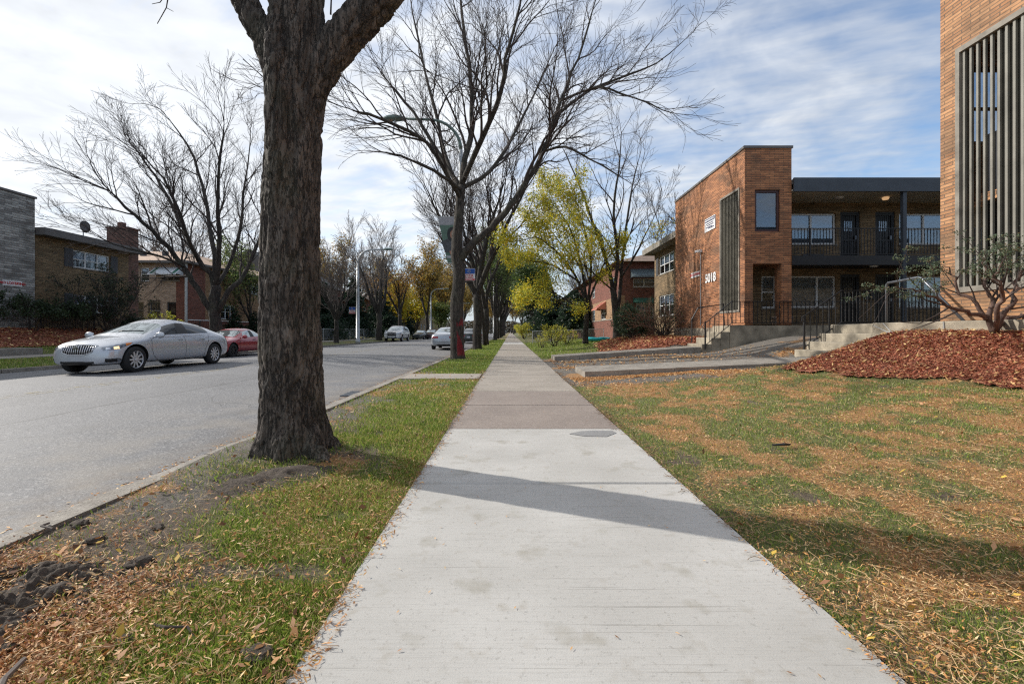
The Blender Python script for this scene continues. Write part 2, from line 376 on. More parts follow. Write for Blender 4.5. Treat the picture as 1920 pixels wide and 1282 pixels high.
# ---------------------------------------------------------------- terrain heights
def h_right(x,y):
    x=np.asarray(x,dtype=float); y=np.asarray(y,dtype=float)
    low=.27*sm(1.24,6.8,x)
    amt=np.interp(y,[-10,9.2,10.4,12.3,13.2,15.6,16.5,18.2,19.2,25,29,40,400],[.78,.78,.1,.03,.62,.66,.12,.12,.52,.55,.3,.12,.1])
    x0=np.interp(y,[5,6.3,7.1,8,9.5,12.5,16.5,19,27],[7.3,6.7,6.2,5.8,5.2,6.2,6.0,4.0,3.2]); x1=np.interp(y,[5,7,9.5,12.5,16.5,19,27],[8.6,8.3,8.0,10,10,8,7])
    hp=sm(0,1,(x-x0)/(x1-x0))*amt
    bump=.05*(fbm(x*.8,y*.8,3,3)-.5)*sm(1.3,2.5,x)
    return low+hp+bump-.012
def h_park(x,y):
    x=np.asarray(x,dtype=float); y=np.asarray(y,dtype=float)
    d=np.hypot((x+1.9)/.75,(y-3.95)/.8)
    return -.012+.09*np.exp(-d*d)+.035*(fbm(x*2.2,y*2.2,5,4)-.5)*np.minimum(sm(-2.45,-2.2,x),sm(-.66,-.85,x))*2+.0
def h_left(x,y):
    u=-np.asarray(x,dtype=float); y=np.asarray(y,dtype=float)
    near=1-sm(28,34,y)
    h=.12*sm(14.15,16.6,u)+.3*sm(18.5,20,u)*near+.75*sm(19.8,22.4,u)*near+.25*sm(18.5,24,u)*(1-near)
    return h-.0
def cover_right(x,y):
    n1=fbm(x*.9,y*.9,11,4); n2=fbm(x*2.6,y*2.6,17,3); n3=fbm(x*6,y*6,19,2)
    litter=sm(.37,.63,n1*.26+n2*.34+n3*.40+.10*sm(4.5,1.4,y)*sm(1.3,2.4,x)-.012)
    green=np.clip(1.0-.62*litter,0,1)*sm(.28,.5,.5*n2+.5*n3+.1)
    edge=sm(1.6,1.25,x)*.5
    litter=np.clip(litter*(1-edge)*1.0,0,1)
    # worn grey ground round the first walk, in the courtyard and at the second walk
    w=fbm(x*.7,y*.7,23,4)-.5
    g1=sm(8.55,9.5,y+w*1.6-.12*(x-1.3))*sm(5.6,4.2,x+w*2)*sm(17.6,17.0,y)
    g2=sm(12.0,12.4,y)*sm(17.5,16.8,y)
    g3=sm(18.2,18.6,y)*sm(20.5,19.3,y+w*3)*sm(2.4,3.4,x)*.8
    grey=np.clip(g1+g2+g3,0,1)*sm(.2,.45,n2+.2)
    lit2=sm(.55,.66,n1)*grey*.8
    green=green*(1-grey); litter=litter*(1-grey)+lit2
    far=sm(12,26,y); litter=litter*(1-.75*far)
    return green,litter,grey
def cover_park(x,y):
    n1=fbm(x*1.3,y*1.0,31,4); n2=fbm(x*3,y*3,37,3)
    # bare soil by the trunk and toward the kerb in the foreground
    d=np.hypot((x+2.0)/.55,(y-3.2)/.75)
    soil=np.exp(-d*d)*1.0+sm(-1.55,-2.2,x+(n1-.5)*.9)*sm(9,5,y)*1.0+.9*sm(-1.1,-1.5,x)*sm(2.05,1.6,y+(n2-.5))
    soil2=np.exp(-(((x+1.25)/.3)**2+((y-3.7)/.35)**2))
    soil=np.clip(soil+soil2*.8+.2*sm(.54,.64,n2),0,1)
    green=np.clip((1-soil*1.1)*sm(.25,.5,n2+.12),0,1)
    tuft=np.exp(-(((x+2.0)/.35)**2+((y-3.35)/.22)**2)); green=np.clip(green+tuft*.8,0,1)
    litter=sm(.44,.66,n1*.5+n2*.5+.16*sm(2.8,1.6,y)+.05*sm(-1.0,-.75,x))*.9
    grey=np.clip(sm(-1.8,-2.2,x+(n2-.5)*.6)*sm(2.2,3.0,y)*.9+.75*sm(.53,.6,n1)*sm(6,10,y)*sm(30,20,y),0,1)
    green=np.clip(green*(1-grey*.7),0,1)
    return green,litter,grey
def grid_mesh(name,xs,ys,hf,cf,mat,parent=None,dz=0):
    X,Y=np.meshgrid(xs,ys); Z=hf(X,Y)+dz; V=np.stack([X,Y,Z],-1).reshape(-1,3)
    nx,ny=len(xs),len(ys); i=np.arange(nx-1)[None,:]+nx*np.arange(ny-1)[:,None]; i=i.ravel()
    Fc=np.stack([i,i+1,i+nx+1,i+nx],-1)
    tint=None
    if cf:
        g,l,b=cf(X,Y); tint=np.stack([np.broadcast_to(a,X.shape) for a in (g,l,b)]+[np.ones_like(X)],-1).reshape(-1,4)
    return np_mesh(name,V,Fc,mat,parent,tint,True)
def geo(a,b,s0,k):
    o=[a]; s=s0
    while o[-1]<b: o.append(o[-1]+s); s*=k
    o[-1]=b; return np.array(o)
# big ground sheet to the horizon
MB().quad((-900,-60,-.45),(900,-60,-.45),(900,1500,-.45),(-900,1500,-.45)).build('ground',M['gravel'])
tag(bpy.data.objects['ground'],kind='structure')
ysR=geo(-4,420,.05,1.013); xsR=np.concatenate([geo(1.205,9,.05,1.004),geo(9.3,90,.4,1.15)])
tag(grid_mesh('lawn',xsR,ysR,h_right,cover_right,M['lawn']),kind='structure')
xsP=np.linspace(-2.50,-.66,48)
tag(grid_mesh('parkway_lawn',xsP,geo(-4,420,.04,1.012),h_park,cover_park,M['lawn']),kind='structure')
def cover_left(x,y):
    n=fbm(x,y,41,4); g=.55+.5*n; return g,.5*sm(.5,.7,n),np.zeros_like(n)
tag(grid_mesh('far_lawn',-np.concatenate([geo(14.15,30,.2,1.03),geo(31,120,1,1.2)])[::-1],geo(-6,420,.4,1.02),h_left,cover_left,M['lawn']),kind='structure')
# road with a gentle crown
def h_road(x,y):
    return -.10+.09*(1-((np.asarray(x)+8.3)/5.75)**2)+0*y
tag(grid_mesh('road',np.linspace(-14.02,-2.58,24),np.array([-20,0,20,60,140,420.]),h_road,None,M['asphalt']),kind='structure')
# kerbs, slightly broken on the near side
def kerb(name,x0,x1,rough):
    b=MB(); y=-6.0
    while y<420:
        L=random.uniform(2.2,3.1) if y<60 else 40
        n=10 if y<14 else 2
        pts=[]
        for i in range(n+1):
            yy=y+(L-.012)*i/n; j=lambda s:(noise.noise(Vector((x0*3,yy*2.3,s)))*.035*rough if y<14 else 0)
            pts.append([(x0+j(1),yy,-.2),(x0+.01+j(1),yy,.0+j(2)*.4-.02*rough*(y<6)),(x0+.03+j(3),yy,.012+j(4)*.3),(x1,yy,.012),(x1,yy,-.2)])
        base=len(b.v)
        for r in pts: b.v.extend(r)
        for i in range(n):
            for k in range(4): b.f.append((base+i*5+k,base+i*5+k+1,base+(i+1)*5+k+1,base+(i+1)*5+k)); b.m.append(0)
        y+=L
    return tag(b.build(name,M['kerb'],fix=True),kind='structure')
kerb('kerb',-2.63,-2.46,1.7); kerb('far_kerb',-14.18,-13.98,0.2)
# sidewalk slabs
def slab(b,x0,x1,y0,y1,z,m=0,th=.12):
    e=.014; g=.008
    y0+=g; y1-=g
    vs=[(x0,y0,z-th),(x1,y0,z-th),(x1,y1,z-th),(x0,y1,z-th),(x0,y0,z-e),(x1,y0,z-e),(x1,y1,z-e),(x0,y1,z-e),(x0+e,y0+e,z),(x1-e,y0+e,z),(x1-e,y1-e,z),(x0+e,y1-e,z)]
    b.add(vs,[(0,1,5,4),(1,2,6,5),(2,3,7,6),(3,0,4,7),(4,5,9,8),(5,6,10,9),(6,7,11,10),(7,4,8,11),(8,9,10,11)],m)
b=MB(); XL,XR=-.685,1.20
ys=[-2.35,-.52,1.31,3.16,4.95]
for a,c in zip(ys,ys[1:]): slab(b,XL,XR+.0,a,c,0,0)
slab(b,XL-.02,XR+.0,4.95,6.55,-.004,1)
y=6.55; k=0
while y<250:
    L=1.55 if y<60 else 6
    m=2
    if 38<y<44 : m=0
    elif random.random()<.18: m=1
    slab(b,XL-.02,XR,y,y+L,-.003+random.uniform(-.004,.004),m); y+=L
b.box(XL,XR,-4,260,-.3,-.05,3)
tag(b.build('sidewalk',[M['conc_new'],M['conc_agg'],M['conc_old'],M['dark_concrete']]),kind='structure')
pt=MB(); c=(.86,4.70)
pts=[(c[0]+dx,c[1]+dy,.004) for dx,dy in ((-.26,-.02),(-.12,-.13),(.10,-.15),(.24,.02),(.22,.12),(.05,.14),(-.12,.10))]
pt.add(pts,[tuple(range(7))]); tag(pt.build('sidewalk_patch',M['conc_patch']),kind='structure')
# walk across the parkway
b=MB(); b.box(-2.46,-.71,10.1,11.3,-.15,.012); b.box(-2.46,-1.9,18.7,19.6,-.15,.03)
tag(b.build('parkway_path',M['conc_old']),kind='structure')
# raised walks leading to the stairs
def ramp_walk(name,x0,x1,y0,y1,z0,z1):
    b=MB(); n=6
    for i in range(n):
        xa=x0+(x1-x0)*i/n; xb=x0+(x1-x0)*(i+1)/n-.008; za=z0+(z1-z0)*i/n; zb=z0+(z1-z0)*(i+1)/n
        b.add([(xa,y0,za-.35),(xb,y0,zb-.35),(xb,y1,zb-.35),(xa,y1,za-.35),(xa,y0,za),(xb,y0,zb),(xb,y1,zb),(xa,y1,za)],[(0,3,2,1),(4,5,6,7),(0,1,5,4),(1,2,6,5),(2,3,7,6),(3,0,4,7)])
    return tag(b.build(name,M['kerb']),kind='structure')
ramp_walk('entry_path',1.72,7.95,10.5,12.1,.13,.40)
ramp_walk('second_entry_path',1.62,7.1,16.7,18.0,.14,.50)
# far sidewalk
b=MB(); y=-5
while y<300:
    L=1.8 if y<60 else 10
    b.box(-18.45,-16.8,y,y+L-.02,-.1,.165); y+=L
tag(b.build('far_sidewalk',M['conc_old']),kind='structure')
# worn yellow centre line
b=MB()
def yl(x): return float(h_road(x,0))+.005
for x in (-8.35,-8.12):
    y=-15
    while y<300:
        z=yl(x); b.quad((x,y,z),(x+.1,y,z),(x+.1,y+6,z),(x,y+6,z)); y+=6.0
def wornyellow():
    t=NT('worn_yellow_line'); p=t.pos(); m=t.rampf(t.noise(t.scale(p,(6,1.2,1)),3,6,.75),.5,.62)
    bs=t.bsdf((.36,.29,.13,1),.8); tr=t.n('ShaderNodeBsdfTransparent'); mx=t.n('ShaderNodeMixShader'); t.put(mx,0,m); t.put(mx,1,tr); t.put(mx,2,bs); t.put(t.out,0,mx); return t.mat
tag(b.build('centre_line_marking',wornyellow()),kind='structure')
# storm drain in the gutter
b=MB()
for i in range(7): b.box(-3.0,-2.68,8.0+i*.09,8.05+i*.09,-.098,-.066)
b.box(-3.04,-2.64,7.95,8.66,-.12,-.092)
tag(b.build('storm_drain',M['pipe']),'rusty iron storm drain grate in the gutter behind the big trunk','drain')

# mulch beds follow the ground
def bed(name,outline,hf,label,dz=.02,step=.12,chips=0,group='red mulch beds'):
    xs=[p[0] for p in outline]; ys=[p[1] for p in outline]
    def inside(X,Y):
        n=len(outline); c=np.zeros(X.shape,bool); j=n-1
        for i in range(n):
            xi,yi=outline[i]; xj,yj=outline[j]
            c^=((yi>Y)!=(yj>Y))&(X<(xj-xi)*(Y-yi)/((yj-yi) or 1e-9)+xi); j=i
        return c
    gx=np.arange(min(xs)-.3,max(xs)+.3,step); gy=np.arange(min(ys)-.3,max(ys)+.3,step)
    X,Y=np.meshgrid(gx,gy); wob=(fbm(X*1.5,Y*1.5,51,4)-.5)*.7
    ins=inside(X+wob,Y+wob*.6)
    Z=hf(X,Y)+dz+.03*fbm(X*6,Y*6,53,3)
    V=np.stack([X,Y,Z],-1).reshape(-1,3); nx,ny=len(gx),len(gy)
    i=(np.arange(nx-1)[None,:]+nx*np.arange(ny-1)[:,None])
    ok=(ins[:-1,:-1]&ins[1:,1:]); fi=i[ok]
    Fc=np.stack([fi,fi+1,fi+nx+1,fi+nx],-1)
    o=np_mesh(name,V,Fc,M['mulch'],None,None,True); tag(o,label,'mulch','red mulch beds',kind='stuff')
    if chips:
        n=int(chips*1.6); x=rng.uniform(min(xs)-.2,max(xs),n); y=rng.uniform(min(ys),max(ys),n)
        w=(fbm(x*1.5,y*1.5,51,4)-.5)*.7; k=inside(x+w-.1,y+w*.6); x=x[k];y=y[k]
        ss=rng.uniform(.5,1.3,len(x)); sc=np.clip(np.hypot(x,y)/9,.9,2.2)
        cards(x,y,hf(x,y)+dz+.025,.007*sc*ss,.022*sc*ss,[(.35,.10,.055),(.48,.18,.095),(.2,.055,.035),(.60,.36,.19)],[.4,.32,.18,.1],'mulch_chips',M['chip'],.35,parent=o)
        n2=int(chips*.05); x=rng.uniform(min(xs),max(xs),n2); y=rng.uniform(min(ys),max(ys),n2); k=inside(x,y); x=x[k]; y=y[k]
        cards(x,y,hf(x,y)+dz+.05,.0011*np.hypot(x,y),.003*np.hypot(x,y),[(.55,.34,.14),(.66,.46,.2)],[.5,.5],'bed_leaves',M['litter'],.4,parent=o)
    return o
def cards(x,y,z,hw,hl,cols,pr,name,mat,tilt=.3,parent=None):
    n=len(x); a=rng.uniform(0,2*math.pi,n); t1=rng.normal(0,tilt,n); t2=rng.normal(0,tilt,n)
    d=np.stack([np.cos(a),np.sin(a),t1],-1); s=np.stack([-np.sin(a),np.cos(a),t2],-1); c=np.stack([x,y,z],-1)
    hw=np.broadcast_to(hw,n)[:,None]; hl=np.broadcast_to(hl,n)[:,None]
    V=np.stack([c-d*hl,c+s*hw-d*hl*.1+np.array([0,0,.3])*hw,c+d*hl,c-s*hw+d*hl*.1],1).reshape(-1,3)
    Fc=np.arange(4*n).reshape(-1,4)
    ci=rng.choice(len(cols),n,p=pr); C=np.array(cols)[ci]*rng.uniform(.7,1.25,(n,1))
    T=np.repeat(np.concatenate([C,np.ones((n,1))],1),4,0)
    return np_mesh(name,V,Fc,mat,parent,T)
bed('mulch_bed',[(5.5,9.3),(5.9,8.0),(6.2,7.1),(6.7,6.3),(7.3,5.2),(8.0,3.5),(8.9,3.5),(8.9,9.3),(8.6,10.45),(7.6,10.42),(6.4,10.1)],h_right,'red wood mulch bank below the tall slatted brick building at right',.02,.08,60000)
bed('mulch_bed',[(4.0,21),(4.6,18.6),(7.3,18.5),(8.7,18.6),(9.8,24),(9.6,27.5),(7,28),(4.8,26.5)],h_right,'red mulch mound around the twiggy juniper by building 5018',.02,.15,22000)
bed('mulch_bed',[(-22.9,8),(-19.7,8),(-19.7,28),(-22.9,28)],h_left,'dark red mulch bank across the street below the stone wall',.03,.25,16000)

# grass blades, leaf litter
def blades(name,x,y,z,ht,w,cols,pr,parent=None,lean=.45):
    n=len(x); a=rng.uniform(0,2*math.pi,n); l=np.abs(rng.normal(0,lean,n))*ht; b=rng.uniform(0,2*math.pi,n)
    dx,dy=np.cos(a)*w,np.sin(a)*w; lx,ly=np.cos(b)*l,np.sin(b)*l
    V=np.stack([np.stack([x-dx,y-dy,z],-1),np.stack([x+dx,y+dy,z],-1),np.stack([x+lx*.4+dx*.7,y+ly*.4+dy*.7,z+ht*.6],-1),np.stack([x+lx,y+ly,z+ht],-1)],1).reshape(-1,3)
    i=np.arange(n)*4; Fc=np.concatenate([np.stack([i,i+1,i+2],-1),np.stack([i,i+2,i+3],-1)])
    ci=rng.choice(len(cols),n,p=pr); C=np.array(cols)[ci]*rng.uniform(.7,1.3,(n,1)); T=np.repeat(np.concatenate([C,np.ones((n,1))],1),4,0)
    return np_mesh(name,V,Fc,M['grass'],parent,T)
def pick(x0,x1,y0,y1,n,pw=2.0):
    # denser close to the camera
    u=rng.uniform(0,1,n); y=(y0**(1-pw)+u*(y1**(1-pw)-y0**(1-pw)))**(1/(1-pw)) if pw!=1 else y0*(y1/y0)**u
    return rng.uniform(x0,x1,n),y
GC=[(.15,.23,.035),(.23,.33,.05),(.37,.41,.10),(.54,.45,.22),(.09,.14,.03)]
def inview(x,y): return (np.abs(x)<1.25*y+.6)&(y>.9)
def noblock(x,y):
    # no grass inside mulch, walks, stairs
    m=(y>10.35)&(y<12.25); m2=(y>16.6)&(y<18.1)&(x<8.2); m3=(x>8.1)
    bedm=(x>np.interp(y,[3.5,5.2,6.3,7.1,8,9.3,10.4],[8.1,7.6,6.9,6.4,6.1,5.8,6.4]))&(y<10.5)&(y>3)
    m4=(y>18.4)&(y<27.5)&(x>4.8)
    return ~(m|m2|m3|bedm|m4)
x1_,y1_=pick(1.19,8.0,1.0,12,330000,1.9); g,l,b_=cover_right(x1_,y1_)
k=inview(x1_,y1_)&noblock(x1_,y1_)&(rng.uniform(0,1,len(x1_))<(g*.95+.08)*(1-b_)); x1_,y1_,l=x1_[k],y1_[k],l[k]
s=np.clip(y1_/3.2,.8,3.2)
blades('grass',x1_,y1_,h_right(x1_,y1_)-.004,rng.uniform(.015,.036,len(x1_))*np.clip(s,.9,1.25)*(1-.45*l),.0017*s,GC,[.27,.24,.21,.2,.08])
tag(bpy.data.objects['grass'],'short patchy green grass of the front lawn right of the sidewalk','grass','grass patches',kind='stuff')
x1_,y1_=pick(1.2,8,12,44,60000,1.3); g,l,b_=cover_right(x1_,y1_); k=(rng.uniform(0,1,len(x1_))<g*(1-b_))&noblock(x1_,y1_)&(y1_>18); x1_,y1_=x1_[k],y1_[k]
o=blades('grass_far',x1_,y1_,h_right(x1_,y1_)-.004,rng.uniform(.04,.08,len(x1_)),.0006*y1_,GC,[.3,.3,.3,.05,.05])
o.name='grass'; tag(o,'yellow-green grass beside the sidewalk beyond the second walk','grass','grass patches',kind='stuff')
x1_,y1_=pick(-2.45,-.675,1.0,13,230000,1.7); g,l,b_=cover_park(x1_,y1_)
k=inview(x1_,y1_)&(rng.uniform(0,1,len(x1_))<g*.95+.04)&~((y1_>10.05)&(y1_<11.35)); x1_,y1_=x1_[k],y1_[k]; s=np.clip(y1_/3.2,.8,3.4)
o=blades('grass_strip',x1_,y1_,h_park(x1_,y1_)-.004,rng.uniform(.016,.046,len(x1_))*np.clip(s,.9,1.3),.0017*s,GC,[.31,.30,.18,.14,.07])
o.name='grass'; tag(o,'green grass strip around the big trunk between kerb and sidewalk','grass','grass patches',kind='stuff')
x1_,y1_=pick(-2.42,-.66,12,60,50000,1.2); g,l,b_=cover_park(x1_,y1_); k=rng.uniform(0,1,len(x1_))<g; x1_,y1_=x1_[k],y1_[k]
o=blades('grass_strip',x1_,y1_,h_park(x1_,y1_)-.004,rng.uniform(.04,.08,len(x1_)),.0006*y1_,GC,[.35,.33,.22,.05,.05])
o.name='grass'; tag(o,'farther grass strip under the row of street trees','grass','grass patches',kind='stuff')
LC=[(.54,.26,.09),(.66,.40,.18),(.33,.145,.05),(.74,.54,.30),(.54,.30,.05)]; LP=[.36,.27,.18,.13,.06]
x1_,y1_=pick(1.15,8.0,1.0,12,230000,1.7); g,l,b_=cover_right(x1_,y1_)
k=inview(x1_,y1_)&noblock(x1_,y1_)&(rng.uniform(0,1,len(x1_))<l*.8+.10); x1_,y1_=x1_[k],y1_[k]; s=rng.uniform(.5,1.25,len(x1_))*np.clip(y1_/4.5,.85,2.4)
o=cards(x1_,y1_,h_right(x1_,y1_)+rng.uniform(.008,.028,len(x1_)),.0035*s*.85,.0115*s,LC,LP,'leaf_litter',M['litter'],.35)
tag(o,'fallen tan leaflets scattered over the front lawn at right','leaves','fallen leaves',kind='stuff')
x1_,y1_=pick(-2.5,-.6,.9,12,70000,1.8); g,l,b_=cover_park(x1_,y1_)
k=inview(x1_,y1_)&(rng.uniform(0,1,len(x1_))<l*.33+.04+.5*sm(2.6,1.6,y1_)*sm(-.9,-1.5,x1_)); x1_,y1_=x1_[k],y1_[k]; s=rng.uniform(.5,1.3,len(x1_))*np.clip(y1_/4.5,.85,2.4)
o=cards(x1_,y1_,h_park(x1_,y1_)+rng.uniform(.004,.03,len(x1_)),.0038*s,.014*s,LC,LP,'leaf_litter_strip',M['litter'],.4)
o.name='leaf_litter'; tag(o,'fallen brown leaflets on the tree strip at left','leaves','fallen leaves',kind='stuff')
x1_=rng.uniform(1.4,9,26000); y1_=rng.uniform(9,18,26000); g,l,b_=cover_right(x1_,y1_); k=noblock(x1_,y1_)&(rng.uniform(0,1,len(x1_))<.10+l*.8); x1_,y1_=x1_[k],y1_[k]
o=cards(x1_,y1_,h_right(x1_,y1_)+.01,.0011*y1_,.0034*y1_,LC,LP,'leaf_litter_court',M['litter'],.3); o.name='leaf_litter'; tag(o,'leaflets strewn over the worn ground between the two raised walks','leaves','fallen leaves',kind='stuff')
x1_=rng.uniform(-20,-14.3,60000); y1_=rng.uniform(8,34,60000); k=~((x1_<-16.7)&(x1_>-18.5)); x1_,y1_=x1_[k],y1_[k]
o=blades('grass_verge',x1_,y1_,h_left(x1_,y1_)-.005,rng.uniform(.04,.08,len(x1_)),.012,GC,[.3,.3,.25,.1,.05]); o.name='grass'; tag(o,'green verge grass along the far kerb across the street','grass','grass patches',kind='stuff')
for (xa,xb,hf,lb,nn) in ((1.2,7,h_right,'larger curled brown and yellow leaves dotted over the front lawn',900),(-2.4,-.7,h_park,'larger curled brown and yellow leaves on the tree strip',420)):
    x1_,y1_=pick(xa,xb,1.1,11,nn,1.6); k=noblock(x1_,y1_)|(x1_<0); x1_,y1_=x1_[k],y1_[k]; s=rng.uniform(.6,1.3,len(x1_))
    o=cards(x1_,y1_,hf(x1_,y1_)+.03,.0085*s,.019*s,[(.32,.15,.05),(.60,.40,.07),(.20,.09,.04),(.55,.30,.15)],[.4,.15,.25,.2],'big_leaves',M['litter'],.6); o.name='fallen_leaves'; tag(o,lb,'leaves','fallen leaves',kind='stuff')
x1_=rng.uniform(-.7,1.25,260); y1_=1.3+9*rng.uniform(0,1,260)**1.5; k=(np.abs(x1_-.26)>.55)|(rng.uniform(0,1,260)<.22); x1_,y1_=x1_[k],y1_[k]
o=cards(x1_,y1_,0*x1_+.006,.003,.010,LC,LP,'walk_leaves',M['litter'],.12); o.name='fallen_leaves'; tag(o,'a few tiny leaflets blown onto the pale sidewalk','leaves','fallen leaves',kind='stuff')
# leaf drift along the first walk and kerb gutter
n=9000; x1_=rng.uniform(1.35,4.6,n); y1_=10.45-np.abs(rng.normal(0,.28,n))*np.interp(x1_,[1.3,2.2,4.6],[1.4,.9,.5]); k=x1_>-9
o=cards(x1_,y1_,h_right(x1_,y1_)+.012,.008,.028,LC,LP,'leaf_drift',M['litter'],.4); tag(o,'orange leaf drift against the first raised walk','leaves','fallen leaves',kind='stuff')
n=9000; x1_=-2.64-np.abs(rng.normal(0,.13,n)); y1_=rng.uniform(1.5,26,n); o=cards(x1_,y1_,-.088+0*x1_,.006,.02,LC,LP,'gutter_leaves',M['litter'],.2); tag(o,'brown leaf debris lying along the near gutter','leaves','fallen leaves',kind='stuff')
# dried grass stems and edge twigs on the sidewalk
b=MB()
for i in range(900):
    side=random.random()<.5; y=random.uniform(1.2,6) if i<600 else random.uniform(6,12)
    x=(XR+random.gauss(.02,.03)) if side else (XL+random.gauss(-.01,.025)); a=random.uniform(0,6.28); L=random.uniform(.03,.09); z=.006
    p=[(x+math.cos(a)*L*t+random.gauss(0,.006),y+math.sin(a)*L*t+random.gauss(0,.006),z+random.uniform(0,.012)) for t in (0,.35,.7,1)]
    b.tube(p,.0011+.0002*y,3,False)
tag(b.build('dry_stems',simple('dry_brown_stem',(.26,.16,.085),.8,.3,20)),'thin dry stems and roots along the sidewalk edges','grass debris',kind='stuff')
b=MB()
for i in range(2600):
    y=1.0+5.5*random.random()**1.5; x=random.uniform(1.3,min(6.5,1.2*y+.6)) if random.random()<.75 else random.uniform(max(-2.3,-1.1*y),-.8)
    a=random.uniform(0,6.28); L=random.uniform(.04,.12); z=float((h_right if x>0 else h_park)(x,y))+.02
    p=[(x+math.cos(a+t*.5)*L*t,y+math.sin(a+t*.5)*L*t,z+random.uniform(0,.02)) for t in (0,.5,1)]
    b.tube(p,.0012,3,False)
def stemmat(): return simple('straw_stem',(.5,.34,.18),.7,.3,20)
tag(b.build('leaf_stems',stemmat()),'long straw-coloured leaf stems strewn over the grass','leaves',kind='stuff')
# soil clods: individual lumps at lower left and by the trunk
def clod(x,y,r,label,grp='dark soil clods'):
    me=bmesh.new(); bmesh.ops.create_icosphere(me,subdivisions=3,radius=1)
    sd=random.uniform(0,99)
    for v in me.verts:
        n=noise.fractal(v.co*1.6+Vector((sd,0,0)),1,2,4); v.co*=1+.35*n; v.co.x*=r; v.co.y*=r*.8; v.co.z*=r*.42
    m=bpy.data.meshes.new('soil_clod'); me.to_mesh(m); me.free(); m.materials.append(M['soil'])
    o=bpy.data.objects.new('soil_clod',m); COL.objects.link(o); o.location=(x,y,float(h_park(x,y))+r*.12); o.rotation_euler.z=random.uniform(0,6)
    return tag(o,label,'soil clod',grp)
t=NT('dark_clod_soil'); p=t.pos(); fz=t.noise(p,45,6,.7); t.bsdf(t.ramp(fz,[(.3,(.028,.021,.016)),(.7,(.14,.11,.085))]),.95,fz,.02,1.0); M['soil']=t.mat
def gp(px,py,z=0.0):
    Y=(H-z)*F/(py-HY); return (px-CX)*Y/F,Y
CL=[(60,1075,.05,'flat dark clod at the left edge above the leaf heap'),(110,1100,.06,'dark clod between the grey clods at lower left'),(85,1060,.05,'broad dark clod above the pale twig at lower left'),(150,975,.035,'rough clod just right of the kerb end'),(262,1050,.045,'dark clod lying in grass left of centre strip'),(296,985,.022,'small dark clod between bare soil and the kerb'),(177,1010,.03,'dark clod topped by a green blade tuft'),(30,1160,.07,'biggest grey clod at the lower left'),(150,1130,.045,'grey clod right of the biggest one'),(235,1190,.04,'low clod half buried in leaves'),(480,1222,.07,'flat black clod near the lower sidewalk edge'),(592,1190,.02,'small clod on the sidewalk edge'),(378,1165,.025,'small clod in the grass above the flat black clod'),(10,1200,.05,'lowest clod at the left picture edge')]
for px,py,r,lb in CL:
    x,y=gp(px,py,.02); clod(x,y,r*y/1.6 if r<.06 else r*y/1.9,lb)
o=grid_mesh('loose_soil',np.linspace(-2.44,-1.15,180),np.linspace(1.15,2.35,180),lambda X,Y:h_park(X,Y)-.05+.085*np.exp(-(((X+2.0)/.55)**2+((Y-1.75)/.42)**2)**1.5)*(.1+.9*fbm(X*7,Y*7,63,4)+.8*sm(.42,.6,fbm(X*16,Y*16,64,4))*fbm(X*40,Y*40,66,3)),None,M['soil'])
tag(o,'dark lumpy soil mixed with leaves at the lower left corner','soil',kind='stuff')
x1_=rng.normal(-1.95,.38,13000); y1_=rng.normal(1.7,.36,13000); k=(x1_>-2.5)&(y1_>.9)&(fbm(x1_*4,y1_*4,77,3)>.52); x1_,y1_=x1_[k],y1_[k]
o=cards(x1_,y1_,h_park(x1_,y1_)+rng.uniform(.01,.04,len(x1_)),.003,.0095,[(.42,.17,.06),(.52,.27,.11),(.26,.09,.03),(.62,.42,.24)],[.35,.25,.25,.15],'leaf_heap',M['litter'],.5); tag(o,'heaped red-brown leaflets on the dark soil at lower left','leaves','fallen leaves',kind='stuff')
# heap of loose soil by the trunk
o=grid_mesh('loose_soil',np.linspace(-2.35,-1.15,60),np.linspace(2.7,3.75,60),lambda X,Y:h_park(X,Y)-.03+.075*np.exp(-(((X+1.72-(Y-3.2)*.5)/.35)**2+((Y-3.25)/.3)**2))*(.35+1.3*fbm(X*9,Y*9,61,4)),None,M['soil'])
tag(o,'heap of loose dark soil in front of the big trunk','soil',kind='stuff')
b=MB(); x,y=gp(45,1235,.02); b.tube([(x,y,.02),(x+.05,y-.1,.035),(x+.12,y-.2,.02),(x+.14,y-.3,.015)],[.008,.009,.008,.006],6)
tag(b.build('fallen_twig',M['twig_pale']),'pale bent twig on the leaves at bottom left','twig')
b=MB(); x,y=gp(600,1165,.02); x,y=gp(290,1170,.02); b.tube([(x,y,.02),(x+.06,y-.03,.03),(x+.13,y-.02,.025),(x+.18,y-.06,.015)],[.004,.005,.004,.003],5)
tag(b.build('fallen_twig',M['twig']),'dark crooked twig lying in the grass left of the sidewalk','twig')
b=MB(); x,y=gp(92,980,.02); b.tube([(x,y,.02),(x+.02,y-.06,.03),(x+.10,y-.08,.025)],[.006,.006,.005],5)
tag(b.build('fallen_twig',M['twig_pale']),'short pale twig by the kerb end','twig')
b=MB(); x,y=gp(1467,818,.12); z=float(h_right(x,y)); b.tube([(x-.09,y,z+.03),(x,y-.03,z+.045),(x+.06,y,z+.035),(x+.09,y+.03,z+.03)],[.008,.014,.01,.006],6)
tag(b.build('litter_scrap',M['black']),'small black plastic scrap lying on the front lawn','litter')
